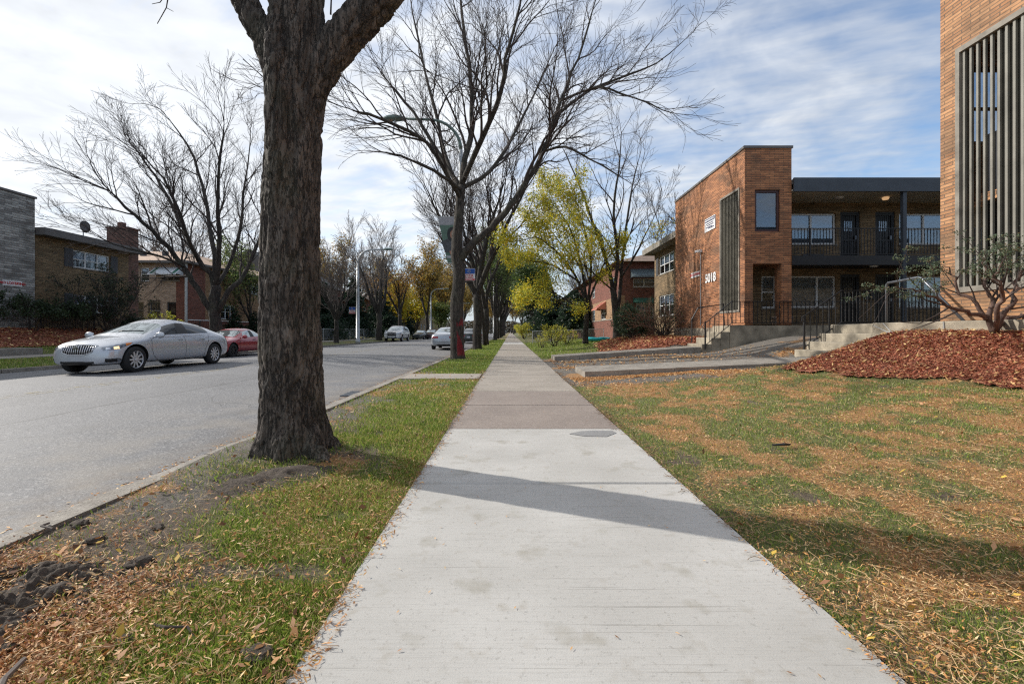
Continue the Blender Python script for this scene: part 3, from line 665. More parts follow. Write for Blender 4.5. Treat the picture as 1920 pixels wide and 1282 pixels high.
# ---------------------------------------------------------------- architecture helpers
def wall(b,ax,pos,out,u0,u1,z0,z1,th=.3,holes=(),m=0):
    """axis-aligned wall with rectangular openings: faces only where they can be seen"""
    us=sorted({u0,u1,*[h[0] for h in holes],*[h[1] for h in holes]}); zs=sorted({z0,z1,*[h[2] for h in holes],*[h[3] for h in holes]})
    us=[u for u in us if u0<=u<=u1]; zs=[z for z in zs if z0<=z<=z1]
    def pt(u,z,d): return (pos-out*d,u,z) if ax=='x' else (u,pos-out*d,z)
    def solid(i,j):
        if i<0 or j<0 or i>=len(us)-1 or j>=len(zs)-1: return False
        u=(us[i]+us[i+1])/2; z=(zs[j]+zs[j+1])/2
        return not any(h[0]<u<h[1] and h[2]<z<h[3] for h in holes)
    for i in range(len(us)-1):
        for j in range(len(zs)-1):
            if not solid(i,j): continue
            a,c,z,w=us[i],us[i+1],zs[j],zs[j+1]
            b.quad(pt(a,z,0),pt(c,z,0),pt(c,w,0),pt(a,w,0),m); b.quad(pt(a,z,th),pt(a,w,th),pt(c,w,th),pt(c,z,th),m)
            if not solid(i-1,j): b.quad(pt(a,z,0),pt(a,w,0),pt(a,w,th),pt(a,z,th),m)
            if not solid(i+1,j): b.quad(pt(c,z,0),pt(c,z,th),pt(c,w,th),pt(c,w,0),m)
            if not solid(i,j-1): b.quad(pt(a,z,0),pt(a,z,th),pt(c,z,th),pt(c,z,0),m)
            if not solid(i,j+1): b.quad(pt(a,w,0),pt(c,w,0),pt(c,w,th),pt(a,w,th),m)
def abox(b,ax,pos,out,u0,u1,z0,z1,d0,d1,m=0):
    """box on a wall: d0..d1 is depth inward from the wall plane (negative sticks out)"""
    if ax=='x': b.box(pos-out*d0,pos-out*d1,u0,u1,z0,z1,m)
    else: b.box(u0,u1,pos-out*d0,pos-out*d1,z0,z1,m)
def window(par,ax,pos,out,u0,u1,z0,z1,nu=1,sash=.5,fm='white',fw=.06,blind=.5,sill=True,splits=None,ins=.06,bm='blind'):
    b=MB(); e=.003
    A=lambda *a: abox(b,ax,pos,out,*a)
    d0,d1=ins,ins+.06
    A(u0+e,u0+fw,z0+e,z1-e,d0,d1); A(u1-fw,u1-e,z0+e,z1-e,d0,d1)
    A(u0+fw,u1-fw,z1-fw,z1-e,d0,d1); A(u0+fw,u1-fw,z0+e,z0+fw,d0,d1)
    sp=splits or [u0+(u1-u0)*k/nu for k in range(1,nu)]
    for s in sp: A(s-fw*.6,s+fw*.6,z0+fw,z1-fw,d0-.004,d1-.004)
    zm=z0+(z1-z0)*sash if sash else None
    ed=[u0+fw]+[q for s in sp for q in (s-fw*.6,s+fw*.6)]+[u1-fw]
    if zm:
        for k in range(0,len(ed),2): A(ed[k],ed[k+1],zm-.022,zm+.022,d0+.004,d1)
    w=b.build('window',M[fm],par)
    for k in range(0,len(ed),2):
        b=MB(); abox(b,ax,pos,out,ed[k]-.01,ed[k+1]+.01,z0+fw-.01,z1-fw+.01,ins+.035,ins+.041); b.build('pane',M['glass'],w)
    if blind:
        b=MB(); abox(b,ax,pos,out,u0+.02,u1-.02,z0+(z1-z0)*(1-blind),z1-.02,ins+.09,ins+.10)
        b.build('blind',M[bm],w)
    b=MB(); abox(b,ax,pos,out,u0-.05,u1+.05,z0-.05,z1+.05,.305,.325); b.build('room_shade_panel',M['interior'],w)  # flat dark panel, its colour stands in for the unlit room behind
    if sill:
        b=MB(); abox(b,ax,pos,out,u0-.04,u1+.04,z0-.06,z0-.002,-.035,.05); b.build('sill',M['kerb'],w)
    return w
def shutter(par,ax,pos,out,u0,u1,z0,z1):
    b=MB(); abox(b,ax,pos,out,u0,u1,z0,z1,-.03,-.002)
    n=int((z1-z0)/.06)
    for i in range(n): abox(b,ax,pos,out,u0+.05,u1-.05,z0+.05+i*(z1-z0-.1)/n,z0+.03+.05+i*(z1-z0-.1)/n,-.042,-.028)
    return b.build('shutter',M['shutter'],par)
def door(par,ax,pos,out,u0,u1,z0,z1,m='door',gate=True):
    b=MB(); abox(b,ax,pos,out,u0+.07,u1-.07,z0,z1-.07,.14,.18); d=b.build('door',M[m],par)
    b=MB(); abox(b,ax,pos,out,u0+.002,u0+.07,z0,z1-.002,.06,.2); abox(b,ax,pos,out,u1-.07,u1-.002,z0,z1-.002,.06,.2); abox(b,ax,pos,out,u0+.07,u1-.07,z1-.07,z1-.002,.06,.2); b.build('door_frame',M['trim_dark'],d)
    if gate:
        b=MB(); n=8
        for i in range(n): u=u0+.1+(u1-u0-.2)*i/(n-1); abox(b,ax,pos,out,u-.01,u+.01,z0+.03,z1-.09,.07,.09)
        for z in (z0+.05,z0+.9,z1-.12): abox(b,ax,pos,out,u0+.08,u1-.08,z,z+.04,.068,.092)
        b.build('security_gate',M['black'],d)
    b=MB(); um=(u0+u1)/2
    abox(b,ax,pos,out,um-.17,um+.17,z1-.75,z1-.35,.128,.139); b.build('door_window',M['glass'],d)
    b=MB(); abox(b,ax,pos,out,u1-.17,u1-.12,z0+.95,z0+1.1,.03,.12); b.build('handle',M['pipe'],d)
    return d
def railing_run(b,a,c,h,n,twist=True,z0=.08,post=True):
    a=Vector(a); c=Vector(c); up=Vector((0,0,1))
    b.bar(a+up*h,c+up*h,.04,.025); b.bar(a+up*z0,c+up*z0,.03,.02)
    for i in range(n+1):
        p=a.lerp(c,i/n); w=.018
        if twist and i%2: 
            for k in range(9):
                q=p+up*(z0+(h-z0)*k/9); r=p+up*(z0+(h-z0)*(k+.62)/9); b.bar(q,r,.024)
            b.bar(p+up*z0,p+up*h,.013)
        else: b.bar(p+up*z0,p+up*h,w)
def awning(par,ax,pos,out,u0,u1,z0,z1,dep,m,strip=None):
    b=MB(); n=max(4,int((u1-u0)/.12))
    def pt(u,d,z): return (pos+out*d,u,z) if ax=='x' else (u,pos+out*d,z)
    for i in range(n):
        a=u0+(u1-u0)*i/n; c=u0+(u1-u0)*(i+.92)/n; zz=.012*(i%2)
        mm=1 if strip and (i in (1,2,n-2,n-3)) else 0
        b.add([pt(a,0.01,z1+zz),pt(c,0.01,z1+zz),pt(c,dep,z0+zz),pt(a,dep,z0+zz),pt(a,0.01,z1-.015+zz),pt(c,0.01,z1-.015+zz),pt(c,dep,z0-.015+zz),pt(a,dep,z0-.015+zz)],[(0,1,2,3),(7,6,5,4),(0,3,7,4),(1,5,6,2),(2,6,7,3)],mm)
    for u in (u0,u1):
        b.add([pt(u,.01,z1-.02),pt(u,dep,z0-.02),pt(u,.01,z0-.08)],[(0,1,2)],0)
    for i in range(n): a=u0+(u1-u0)*i/n; c=u0+(u1-u0)*(i+.9)/n; b.add([pt(a,dep,z0-.01),pt(c,dep,z0-.01),pt(c,dep+.01,z0-.1),pt(a,dep+.01,z0-.1)],[(0,1,2,3)],0)
    return b.build('awning',[M[m],M[strip or m]],par)
def text_obj(name,s,size,mat,par,o,u,v,ext=.006,align='CENTER',bold=.0):
    cu=bpy.data.curves.new(name,'FONT'); cu.body=s; cu.size=size; cu.extrude=ext; cu.align_x=align; cu.align_y='CENTER'; cu.offset=bold
    t=bpy.data.objects.new(name+'_tmp',cu); COL.objects.link(t); dg=bpy.context.evaluated_depsgraph_get(); dg.update()
    me=bpy.data.meshes.new_from_object(t.evaluated_get(dg)); bpy.data.objects.remove(t)
    u=Vector(u).normalized(); v=Vector(v).normalized(); n=u.cross(v); off=ORG[par.name] if par else Vector()
    mt=Matrix((( u.x,v.x,n.x,o[0]-off.x),(u.y,v.y,n.y,o[1]-off.y),(u.z,v.z,n.z,o[2]-off.z),(0,0,0,1)))
    me.transform(mt); me.materials.clear(); me.materials.append(mat); me.name=name
    ob=bpy.data.objects.new(name,me); link(ob,par); return ob
def slats(b,ax,pos,out,u0,u1,z0,z1,n,dep=.16,th=.03):
    for i in range(n):
        u=u0+(u1-u0)*(i+.5)/n; abox(b,ax,pos,out,u-th/2,u+th/2,z0,z1,.01,.01+dep)
# ================================================================ building 5018 (far side of the court)
B=thing('apartment_building',(8.6,16.7,.9),'orange roman-brick apartment block numbered 5018 with balconies and flat roof','building','brick apartment buildings')
b=MB(); X0,X1,Y0,Y1,ZT=8.6,10.32,16.7,23.7,7.78
wall(b,'x',X0,-1,Y0,Y1,.2,ZT,.3,[(17.1,18.6,1.85,6.42)])
wall(b,'y',Y0,-1,X0+.3,X1,.2,ZT,.3,[(8.97,9.90,4.72,6.26),(8.90,9.95,1.3,3.55)])
wall(b,'x',X1,1,Y0+.3,18.2,3.55,ZT,.3); wall(b,'x',X1,1,Y0+.3,17.25,.2,3.55,.3)
b.box(X1-.3,X1,18.2,Y1,6.5,ZT); wall(b,'y',Y1,1,X0+.3,X1-.3,.2,ZT,.3)
b.box(X0+.3,X1-.3,Y0+.3,Y1-.3,7.3,7.4); b.box(X0+.3,X1-.3,17.0,Y1-.3,3.62,3.8)
b.build('tower_wall',M['brick_orange'],B)
b=MB(); b.box(X0-.04,X1+.04,Y0-.04,Y0+.32,ZT,ZT+.09); b.box(X0-.04,X0+.32,Y0+.32,Y1+.04,ZT,ZT+.09); b.box(X1-.32,X1+.04,Y0+.32,Y1+.04,ZT,ZT+.09); b.build('parapet_cap',M['trim_grey'],B)
# slatted screen
b=MB(); slats(b,'x',X0,-1,17.12,18.58,1.86,6.41,12,.05,.045)
sc=b.build('slat_screen',simple('dark_slat_paint',(.085,.078,.06),.6,.25,2.5),B)
b=MB(); abox(b,'x',X0,-1,17.12,17.95,1.86,6.41,.065,.1); b.build('screen_backing',M['slat_edge'],sc)
b=MB(); abox(b,'x',X0,-1,17.06,17.14,1.80,6.47,-.03,.1); abox(b,'x',X0,-1,18.56,18.64,1.80,6.47,-.03,.1); abox(b,'x',X0,-1,17.14,18.56,6.39,6.47,-.03,.1); abox(b,'x',X0,-1,17.14,18.56,1.80,1.88,-.03,.1); b.build('screen_frame',M['trim_old'],sc)
# tower windows
w=window(B,'y',Y0,-1,8.97,9.90,4.72,6.26,1,None,'door_brown',.09,0,False)
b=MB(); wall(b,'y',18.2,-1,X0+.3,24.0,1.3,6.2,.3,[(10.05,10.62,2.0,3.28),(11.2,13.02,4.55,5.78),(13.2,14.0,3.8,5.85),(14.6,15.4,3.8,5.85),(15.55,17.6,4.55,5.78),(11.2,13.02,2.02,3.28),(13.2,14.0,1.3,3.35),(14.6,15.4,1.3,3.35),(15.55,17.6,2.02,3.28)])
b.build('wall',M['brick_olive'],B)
window(B,'y',18.2,-1,10.05,10.62,2.0,3.28,1,.5,blind=.55,bm='curtain')
window(B,'y',18.2,-1,11.2,13.02,4.55,5.78,2,.5,splits=[12.05],blind=.5)
window(B,'y',18.2,-1,15.55,17.6,4.55,5.78,2,.5,blind=.5)
window(B,'y',18.2,-1,11.2,13.02,2.02,3.28,2,None,splits=[12.3],blind=.97,bm='curtain')
window(B,'y',18.2,-1,15.55,17.6,2.02,3.28,2,.5,blind=.5,bm='curtain')
for z,zt in ((3.8,5.85),(1.3,3.35)):
    for u in (13.2,14.6): door(B,'y',18.2,-1,u,u+.8,z,zt)
b=MB(); b.box(13.0,24,16.75+9,27,6.0,6.05); 
b=MB(); b.box(X1,24.2,16.62,18.2,6.2,6.26); b.build('soffit',M['soffit'],B)
b=MB(); b.box(X1+.003,24.2,16.55,16.62,6.16,6.66); b.build('fascia',M['trim_dark'],B)
b=MB(); b.box(X1,24.2,16.62,27,6.45,6.62); b.build('roof',M['roof_flat'],B)
b=MB(); b.box(X1+.003,24,16.72,18.2,3.58,3.80); b.box(X1+.003,24,16.66,16.72,3.5,3.84); bal=b.build('balcony',M['black'],B)
b=MB(); railing_run(b,(X1+.01,16.7,3.82),(24,16.7,3.82),1.02,118,False)
for x in (11.0,12.75,14.4,16.1,18): b.box(x-.025,x+.025,16.68,16.73,3.84,4.84)
b.build('balcony_railing',M['black'],bal)
for x in (14.4,20.5):
    b=MB(); b.box(x-.065,x+.065,16.6,16.73,1.3,6.2); b.build('column',M['trim_dark'],B)
b=MB(); b.lathe([(0,-.12),(.09,-.1),(.12,-.03),(.07,0)],(14.35,17.4,6.2)); b.build('porch_light',M['glow'],B,True)
for x in (12.6,13.9): b=MB(); b.lathe([(0,-.06),(.12,-.05),(.14,0)],(x,17.4,6.2 if x<13 else 3.575)); b.build('ceiling_fixture',M['white'],B,True)
b=MB()
for u in (14.12,14.34): b.box(u,u+.16,18.08,18.2,2.35,2.72)
b.build('mailbox',M['black'],B)
b=MB(); b.box(11.4,12.2,17.7,18.15,3.8,4.05); b.build('air_conditioner',M['trim_dark'],B)
# setback wing with overhanging eave
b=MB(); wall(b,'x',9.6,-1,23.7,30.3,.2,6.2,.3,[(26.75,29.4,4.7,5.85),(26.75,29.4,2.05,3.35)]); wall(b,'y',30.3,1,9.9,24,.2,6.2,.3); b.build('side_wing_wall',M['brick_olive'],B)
window(B,'x',9.6,-1,26.75,29.4,4.7,5.85,3,.5,blind=.5); window(B,'x',9.6,-1,26.75,29.4,2.05,3.35,3,.5,blind=.4)
shutter(B,'x',9.6,-1,29.45,29.9,4.7,5.85)
b=MB(); b.box(8.95,24,23.74,30.9,6.2,6.55); b.build('side_wing_roof',M['trim_old'],B)
b=MB(); b.box(10.2,10.7,28.6,29.3,6.55,7.0); b.build('roof_vent',M['trim_dark'],B)
# wall signs
s=MB(); s.box(8.565,8.597,19.05,20.05,5.40,5.97); sg=s.build('wall_sign',M['sign_white'],B); sg['label']='white and navy notice board high on the brick'
s=MB(); s.box(8.558,8.564,19.08,20.02,5.80,5.94); s.box(8.558,8.564,19.9,19.95,5.42,5.74)
for z,a,c in ((5.71,19.2,19.88),(5.63,19.2,19.8),(5.55,19.3,19.88),(5.50,19.15,19.7)): s.box(8.558,8.564,a,c,z,z+.035)
s.build('sign_band',M['sign_navy'],sg)
s=MB()
for k in range(9): s.box(8.553,8.557,19.16+k*.095,19.22+k*.095,5.84,5.90)
s.build('sign_lettering',M['sign_white'],sg)
text_obj('house_number','5018',.52,M['sign_white'],B,(8.575,19.5,3.35),(0,-1,0),(0,0,1),.012,bold=.014)
s=MB(); s.box(8.575,8.597,20.65,21.6,3.58,3.82); ng=s.build('notice_sign',M['sign_white'],B)
text_obj('lettering','NO LOITERING',.16,M['sign_red'],ng,(8.572,21.12,3.70),(0,-1,0),(0,0,1),.003,bold=.004)
b=MB(); b.tube([(8.57,20.5,1.35),(8.57,20.5,4.65)],.018,6); cd=b.build('conduit',M['galv'],B)
b=MB(); b.box(8.5,8.6,20.42,20.58,4.62,4.74); b.tube([(8.5,20.5,4.7),(8.38,20.62,4.66)],[.03,.06],8); b.tube([(8.5,20.5,4.7),(8.38,20.38,4.66)],[.03,.06],8); b.build('floodlight',M['white'],B)
# foundation, porch terrace and steps
b=MB(); b.box(8.53,8.6,18.06,23.75,.2,1.22); b.box(8.6,24,16.62,16.7,.2,1.28); b.box(8.6,24,16.7,18.2,1.1,1.3); b.box(8.02,8.6,16.62,18.05,.2,1.28); b.build('foundation',M['concrete_wall'],B)
b=MB(); railing_run(b,(8.1,16.66,1.3),(18.6,16.66,1.3),.86,66,True); b.build('porch_railing',M['black'],B)
def stairs(name,x0,tread,y0,y1,zs,zb,label,wide=None):
    o=thing(name,(x0,y0,zb),label,'steps','concrete entrance steps')
    for i,z in enumerate(zs):
        xa=x0+i*tread; xe=x0+(i+1)*tread if i<len(zs)-1 else (wide or x0+(i+1)*tread)
        b=MB(); e=.012
        b.box(xa,xe-.002,y0+.003*i,y1,zb-.3,z); st=b.build('step',M['concrete_wall'],o)
        bv=st.modifiers.new('edge','BEVEL'); bv.width=.018; bv.segments=2
    return o
stairs('entrance_steps',7.0,.34,16.62,18.0,[.60,.83,1.05],.3,'concrete steps rising to the porch of building 5018',8.02)
def stair_rail(label,pts_low,pts_top,h,par=None):
    pass
o=thing('handrail',(7.0,16.6,.5),'black iron stair railing with newel beside the far concrete steps','handrail','iron handrails')
b=MB(); A=Vector((7.1,16.58,.42)); C=Vector((8.1,16.58,1.25))
b.bar(A+Vector((0,0,0)),A+Vector((0,0,1.0)),.045)
for i in range(1,7): p=A.lerp(C,i/6); b.bar(p+Vector((0,0,.12)),p+Vector((0,0,.9)),.018)
b.bar(A+Vector((0,0,.95)),C+Vector((0,0,.93)),.04,.025); b.bar(A+Vector((0,0,.14)),C+Vector((0,0,.14)),.03,.02)
b.tube([A+Vector((-.05,0,.9)),A+Vector((-.1,0,.8)),A+Vector((-.03,0,.74))],.015,6)
b.build('rail_panel',M['black'],o)
o=thing('handrail',(7.3,18.0,1.0),'bent black pipe handrail on the wall side of the far steps','handrail','iron handrails')
b=MB(); b.tube([(7.2,18.05,.62),(7.2,18.05,1.55),(7.45,18.06,2.0),(8.45,18.06,2.15),(8.5,18.06,1.25)],.025,8); b.build('pipe',M['black'],o)
# planter on the porch
o=thing('planter',(10.3,17.25,1.3),'pale half-barrel planter on the porch behind the railing','planter')
b=MB(); b.lathe([(.30,0),(.345,.12),(.37,.3),(.36,.34),(.32,.34),(.31,.26),(0,.26)],(10.3,17.25,1.3),28); b.build('tub',M['barrel'],o,True)
b=MB(); b.lathe([(.34,.09),(.352,.09),(.356,.13),(.345,.13)],(10.3,17.25,1.3),28); b.lathe([(.37,.24),(.378,.24),(.378,.28),(.37,.28)],(10.3,17.25,1.3),28); b.build('hoop',M['pipe'],o,True)
# ================================================================ building A, near right
A=thing('apartment_building',(8.6,9.1,1.0),'tall orange brick apartment block cut by the right picture edge, with slatted stair screen','building','brick apartment buildings')
b=MB(); X0,Y1,ZT=8.6,9.1,7.78; YB=-4
wall(b,'x',X0,-1,YB,Y1,.5,ZT,.3,[(7.2,8.75,1.86,6.40)])
wall(b,'y',Y1,1,X0+.3,10.3,.5,ZT,.3,[(8.97,9.9,4.72,6.26),(8.95,9.95,1.3,3.55)])
wall(b,'x',10.3,1,6.0,Y1-.3,.5,ZT,.3,[(7.8,8.6,1.3,3.5)]); wall(b,'y',6.0,-1,X0+.3,10.0,.5,ZT,.3)
b.box(X0+.3,10,6.3,Y1-.3,7.3,7.4); b.box(X0+.3,10,6.3,Y1-.3,3.5,3.66)
b.build('tower_wall',M['brick_shop'],A)
b=MB(); b.box(X0-.04,10.34,YB,Y1+.04,ZT,ZT+.09); b.build('parapet_cap',M['trim_grey'],A)
b=MB(); slats(b,'x',X0,-1,7.22,8.70,1.88,6.39,12,.045,.04); sc=b.build('slat_screen',M['slat'],A)
b=MB(); abox(b,'x',X0,-1,7.2,8.10,1.88,6.39,.065,.1); b.build('screen_backing',M['slat_edge'],sc)
b=MB(); abox(b,'x',X0,-1,8.69,8.77,1.80,6.48,-.03,.24); abox(b,'x',X0,-1,7.16,7.24,1.80,6.48,-.03,.24); abox(b,'x',X0,-1,7.24,8.69,6.38,6.48,-.03,.2); abox(b,'x',X0,-1,7.24,8.69,1.80,1.9,-.03,.2); b.build('screen_frame',M['trim_old'],sc)
b=MB()
for u0,u1,z0,z1 in ((8.97,9.05,4.72,6.26),(9.82,9.90,4.72,6.26),(9.05,9.82,4.72,4.8),(9.05,9.82,6.18,6.26),(9.05,9.82,5.42,5.47)): abox(b,'y',Y1,1,u0+.002,u1-.002,z0+.002,z1-.002,.08,.14)
w=b.build('window',M['door_brown'],A)
b=MB(); b.box(8.92,10.0,8.50,8.56,1.3,4.74); b.box(8.92,9.0,8.1,8.5,3.66,4.74); b.build('hall_shade_panel',M['interior'],A)  # added dark panels so the stair hall below the window reads unlit
b=MB(); abox(b,'y',Y1,1,9.04,9.83,4.79,6.19,.10,.106); b.build('pane',M['glass'],w)
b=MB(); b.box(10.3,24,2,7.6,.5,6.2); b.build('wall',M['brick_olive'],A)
b=MB(); b.box(10.3,24,1,9.2,6.2,6.66); b.build('roof',M['trim_dark'],A)
b=MB(); b.box(8.2,8.6,-4,10.32,.2,1.25); b.box(8.6,8.8,9.1,10.7,.2,1.25); b.box(8.8,24,9.1,12.5,.2,1.25); f=b.build('foundation',M['concrete_wall'],A)
bv=f.modifiers.new('edge','BEVEL'); bv.width=.02; bv.segments=2
# repaired cracks
b=MB(); pts=[(8.17,10.25,1.2),(8.19,9.9,1.05),(8.19,9.5,1.02),(8.19,9.2,.8),(8.19,9.05,.7)]
b.tube(pts,.010,5); b.tube([(8.19,10.0,1.24),(8.19,9.8,1.06)],.010,5); b.tube([(8.19,8.6,1.24),(8.19,8.58,.9)],.014,5); b.build('crack_repair',simple('pale_mortar',(.36,.36,.35),.9,.15,8),A)
stairs('entrance_steps',7.80,.33,10.4,12.5,[.57,.79,1.01,1.24],.2,'weathered concrete steps at the end of the first raised walk',9.13)
o=thing('handrail',(8.0,12.45,.5),'long black iron railing with twisted balusters on the near terrace','handrail','iron handrails')
b=MB(); railing_run(b,(9.05,12.42,1.26),(17.5,12.42,1.26),.92,84,True,.06); b.build('rail_panel',M['black'],o)
b=MB(); a=Vector((8.02,12.42,.5)); c=Vector((9.05,12.42,1.26)); up=Vector((0,0,1))
b.bar(a+up*.0,a+up*1.0,.04); b.bar(a+up*.98,c+up*.92,.035,.025); b.bar(a+up*.13,c+up*.06,.03,.02)
for i in range(1,6): p=a.lerp(c,i/6); b.bar(p+up*.1,p+up*.94,.018 if i%2 else .025)
b.tube([a+up*.98,a+up*.95+Vector((-.06,0,0)),a+up*.85+Vector((-.06,0,0)),a+up*.82],.014,6); b.build('stair_rail',M['black'],o)
o=thing('handrail',(8.35,9.3,1.25),'bent grey pipe handrail running down toward the slatted brick building','handrail','iron handrails')
b=MB(); b.tube([(8.35,10.1,1.2),(8.35,10.1,2.08),(8.35,10.06,2.13),(8.35,9.3,2.16),(8.35,9.22,2.12),(8.35,8.35,1.22)],.027,10); b.build('pipe',M['pipe'],o,True)
# ================================================================ red brick building D beyond the trees
D=thing('brick_house',(8,33,.8),'red and buff brick two-storey building with green and dark awnings beyond building 5018','building','brick apartment buildings')
b=MB(); wh=[(35,36.5,4.3,5.3),(38.2,40.2,2.1,3.2),(43,44.5,2.1,3.3),(43,44.5,4.3,5.4),(49,51,2.1,3.3),(49,51,4.3,5.4)]
for z0,z1,m in ((.3,2.0,0),(2.06,3.7,1),(3.7,6.1,2)):
    wall(b,'x',8.0,-1,33.0,58,z0,z1,.3,wh,m)
wall(b,'y',33.0,-1,8.3,22,.3,6.1,.3,[(9.1,10.4,2.1,3.1),(8.9,10.5,4.3,4.9)],0)
b.box(7.97,8.2,33,58,2.0,2.06,3); b.build('wall',[M['brick_red'],M['brick_buff'],M['brick_red'],M['kerb']],D)
for h in wh: window(D,'x',8.0,-1,*h,2,.5,blind=.4)
window(D,'y',33.0,-1,9.1,10.4,2.1,3.1,2,.5); window(D,'y',33.0,-1,8.9,10.5,4.3,4.9,2,None)
b=MB(); b.add([(7.5,32.5,6.1),(23,32.5,6.1),(23,58.5,6.1),(7.5,58.5,6.1),(11,36.5,7.3),(20,36.5,7.3),(20,55,7.3),(11,55,7.3)],[(0,3,2,1),(0,1,5,4),(1,2,6,5),(2,3,7,6),(3,0,4,7),(4,5,6,7)]); b.build('roof',M['roof_brown'],D)
awning(D,'y',33.0,-1,8.7,10.7,5.0,5.6,.8,'awning_slate'); awning(D,'y',33.0,-1,8.9,10.6,3.2,3.5,.6,'awning_green'); awning(D,'x',8.0,-1,38,40.4,3.0,3.6,.8,'awning_red')
# ================================================================ across the street: stone block E and olive wing F
E=thing('apartment_building',(-23.1,17,.9),'grey stone-faced block with NO LOITERING sign at the left edge','building','buildings across the street')
b=MB(); wall(b,'x',-23.1,1,4,22.1,.6,7.5,.3); wall(b,'y',22.1,1,-34,-23.4,.6,7.5,.3); wall(b,'y',4,-1,-34,-23.4,.6,7.5,.3); wall(b,'x',-34,-1,4.3,21.8,.6,7.5,.3); b.box(-33.7,-23.4,4.3,21.8,7.0,7.1); b.build('wall',M['brick_stone'],E)
b=MB(); b.box(-34.1,-23.04,3.95,22.15,7.5,7.6); b.build('parapet_cap',M['trim_grey'],E)
s=MB(); s.box(-23.097,-23.07,20.68,21.5,3.17,3.42); sg=s.build('notice_sign',M['sign_white'],E)
text_obj('lettering','NO LOITERING',.16,M['sign_red'],sg,(-23.067,21.09,3.295),(0,1,0),(0,0,1),.003,bold=.006)
b=MB(); b.box(-23.04,-22.6,6,22.2,.6,1.22); b.build('foundation',M['kerb'],E)
Fb=thing('apartment_building',(-23.25,25,.9),'olive-brown brick wing with shuttered white windows and a grey fascia','building','buildings across the street')
wz=[(24.2,26.4,4.5,5.42),(24.2,26.4,2.1,3.05)]
b=MB(); wall(b,'x',-23.25,1,22.15,27.7,.6,5.78,.3,wz); wall(b,'y',27.7,1,-34,-23.55,.6,5.78,.3); b.build('wall',M['brick_olive'],Fb)
for h in wz:
    window(Fb,'x',-23.25,1,*h,3,.48,blind=.5); shutter(Fb,'x',-23.25,1,h[0]-.5,h[0]-.04,h[2]-.02,h[3]+.03); shutter(Fb,'x',-23.25,1,h[1]+.04,h[1]+.5,h[2]-.02,h[3]+.03)
b=MB(); b.box(-34,-22.65,22.16,28.0,5.78,6.14); b.build('fascia',M['trim_grey'],Fb)
b=MB(); b.box(-28,-24.2,24,27.5,6.14,6.5); b.build('roof_curb',M['trim_dark'],Fb)
b=MB(); b.box(-24.6,-23.3,27.72,28.5,.6,7.35); b.box(-24.66,-23.24,27.68,28.55,7.35,7.45); b.box(-24.2,-23.9,28,28.3,7.45,7.8); b.build('chimney',M['brick_tan'],Fb)
bpy.data.objects['chimney'].data.materials[0]=brick('dark_red_brown_brick',(.20,.10,.075),(.14,.07,.055),(.16,.13,.11),.22,.075,.008)
b=MB(); b.lathe([(0,.0),(.2,.03),(.33,.1),(.34,.11),(.2,.05),(0,.02)],(0,0,0),18); b.v=[(-24.6+v[2],26.2+v[0],7.1+v[1]) for v in b.v]; ds=b.build('satellite_dish',M['trim_grey'],Fb,True)
b=MB(); b.tube([(-24.6,26.2,6.4),(-24.6,26.2,7.05)],.025,6); b.build('mast',M['pipe'],ds)
# ================================================================ tan brick house G
G=thing('brick_house',(-23.6,33,.7),'tan and red brick house with a white metal awning and barred window','house','buildings across the street')
gy=33.0; gh=[(-26.85,-26.2,4.72,5.72),(-25.35,-24.0,4.75,5.2),(-27.2,-26.6,2.1,3.2),(-26.2,-25.4,2.05,3.25),(-24.9,-24.2,1.0,3.2)]
b=MB(); wall(b,'y',gy,-1,-29,-24.25,.5,6.0,.3,gh,0); wall(b,'y',gy,-1,-24.25,-23.6,.5,6.0,.3,[gh[1]],1)
sg_=[(37.1,39.1,2.1,3.3),(41,43,4.5,5.5)]
wall(b,'x',-23.6,1,gy+.3,35.2,1.96,6.0,.3,[],1); wall(b,'x',-23.6,1,35.2,50,1.96,6.0,.3,sg_,2); wall(b,'x',-23.6,1,gy+.3,50,.5,1.9,.3,[],1); b.box(-23.9,-23.57,gy+.3,50,1.9,1.96,3)
wall(b,'y',50,1,-36,-23.9,.5,6.0,.3,[],0)
b.build('wall',[M['brick_tan'],M['brick_red'],M['brick_buff'],M['white']],G)
window(G,'y',gy,-1,*gh[0],1,.5,blind=.4); window(G,'y',gy,-1,*gh[1],3,None,fm='kerb'); window(G,'y',gy,-1,*gh[2],1,.5,fm='kerb',blind=0); w=window(G,'y',gy,-1,*gh[3],1,.45,blind=0)
b=MB()
for i in range(8): abox(b,'y',gy,-1,-26.22+i*.118,-26.20+i*.118,2.0,3.35,-.06,-.04)
for z in (2.05,2.7,3.3): abox(b,'y',gy,-1,-26.25,-25.35,z,z+.03,-.065,-.035)
b.build('window_bars',M['black'],w)
door(G,'y',gy,-1,*gh[4],m='door_brown')
for h in sg_: window(G,'x',-23.6,1,*h,3,.5,blind=.3)
awning(G,'y',gy,-1,-25.75,-23.7,5.2,5.72,.75,'awning_white','awning_green')
b=MB(); b.box(-29,-23.1,32.5,50.4,6.0,6.16); b.build('gutter',M['trim_grey'],G)
b=MB(); b.add([(-36,32.5,6.16),(-23.1,32.5,6.16),(-23.1,50.4,6.16),(-36,50.4,6.16),(-32,38,7.75),(-27.5,38,7.75),(-27.5,46,7.75),(-32,46,7.75)],[(0,1,5,4),(1,2,6,5),(2,3,7,6),(3,0,4,7),(4,5,6,7)]); rf=b.build('roof',M['roof_tan'],G)
b=MB()
for x in (-28.5,-26.8): b.box(x,x+.3,35,35.3,6.7,7.25)
b.build('roof_vent',M['trim_dark'],rf)
b=MB(); b.tube([(-23.45,32.9,.8),(-23.45,32.9,6.0)],.085,8); b.build('downspout',M['galv'],G)
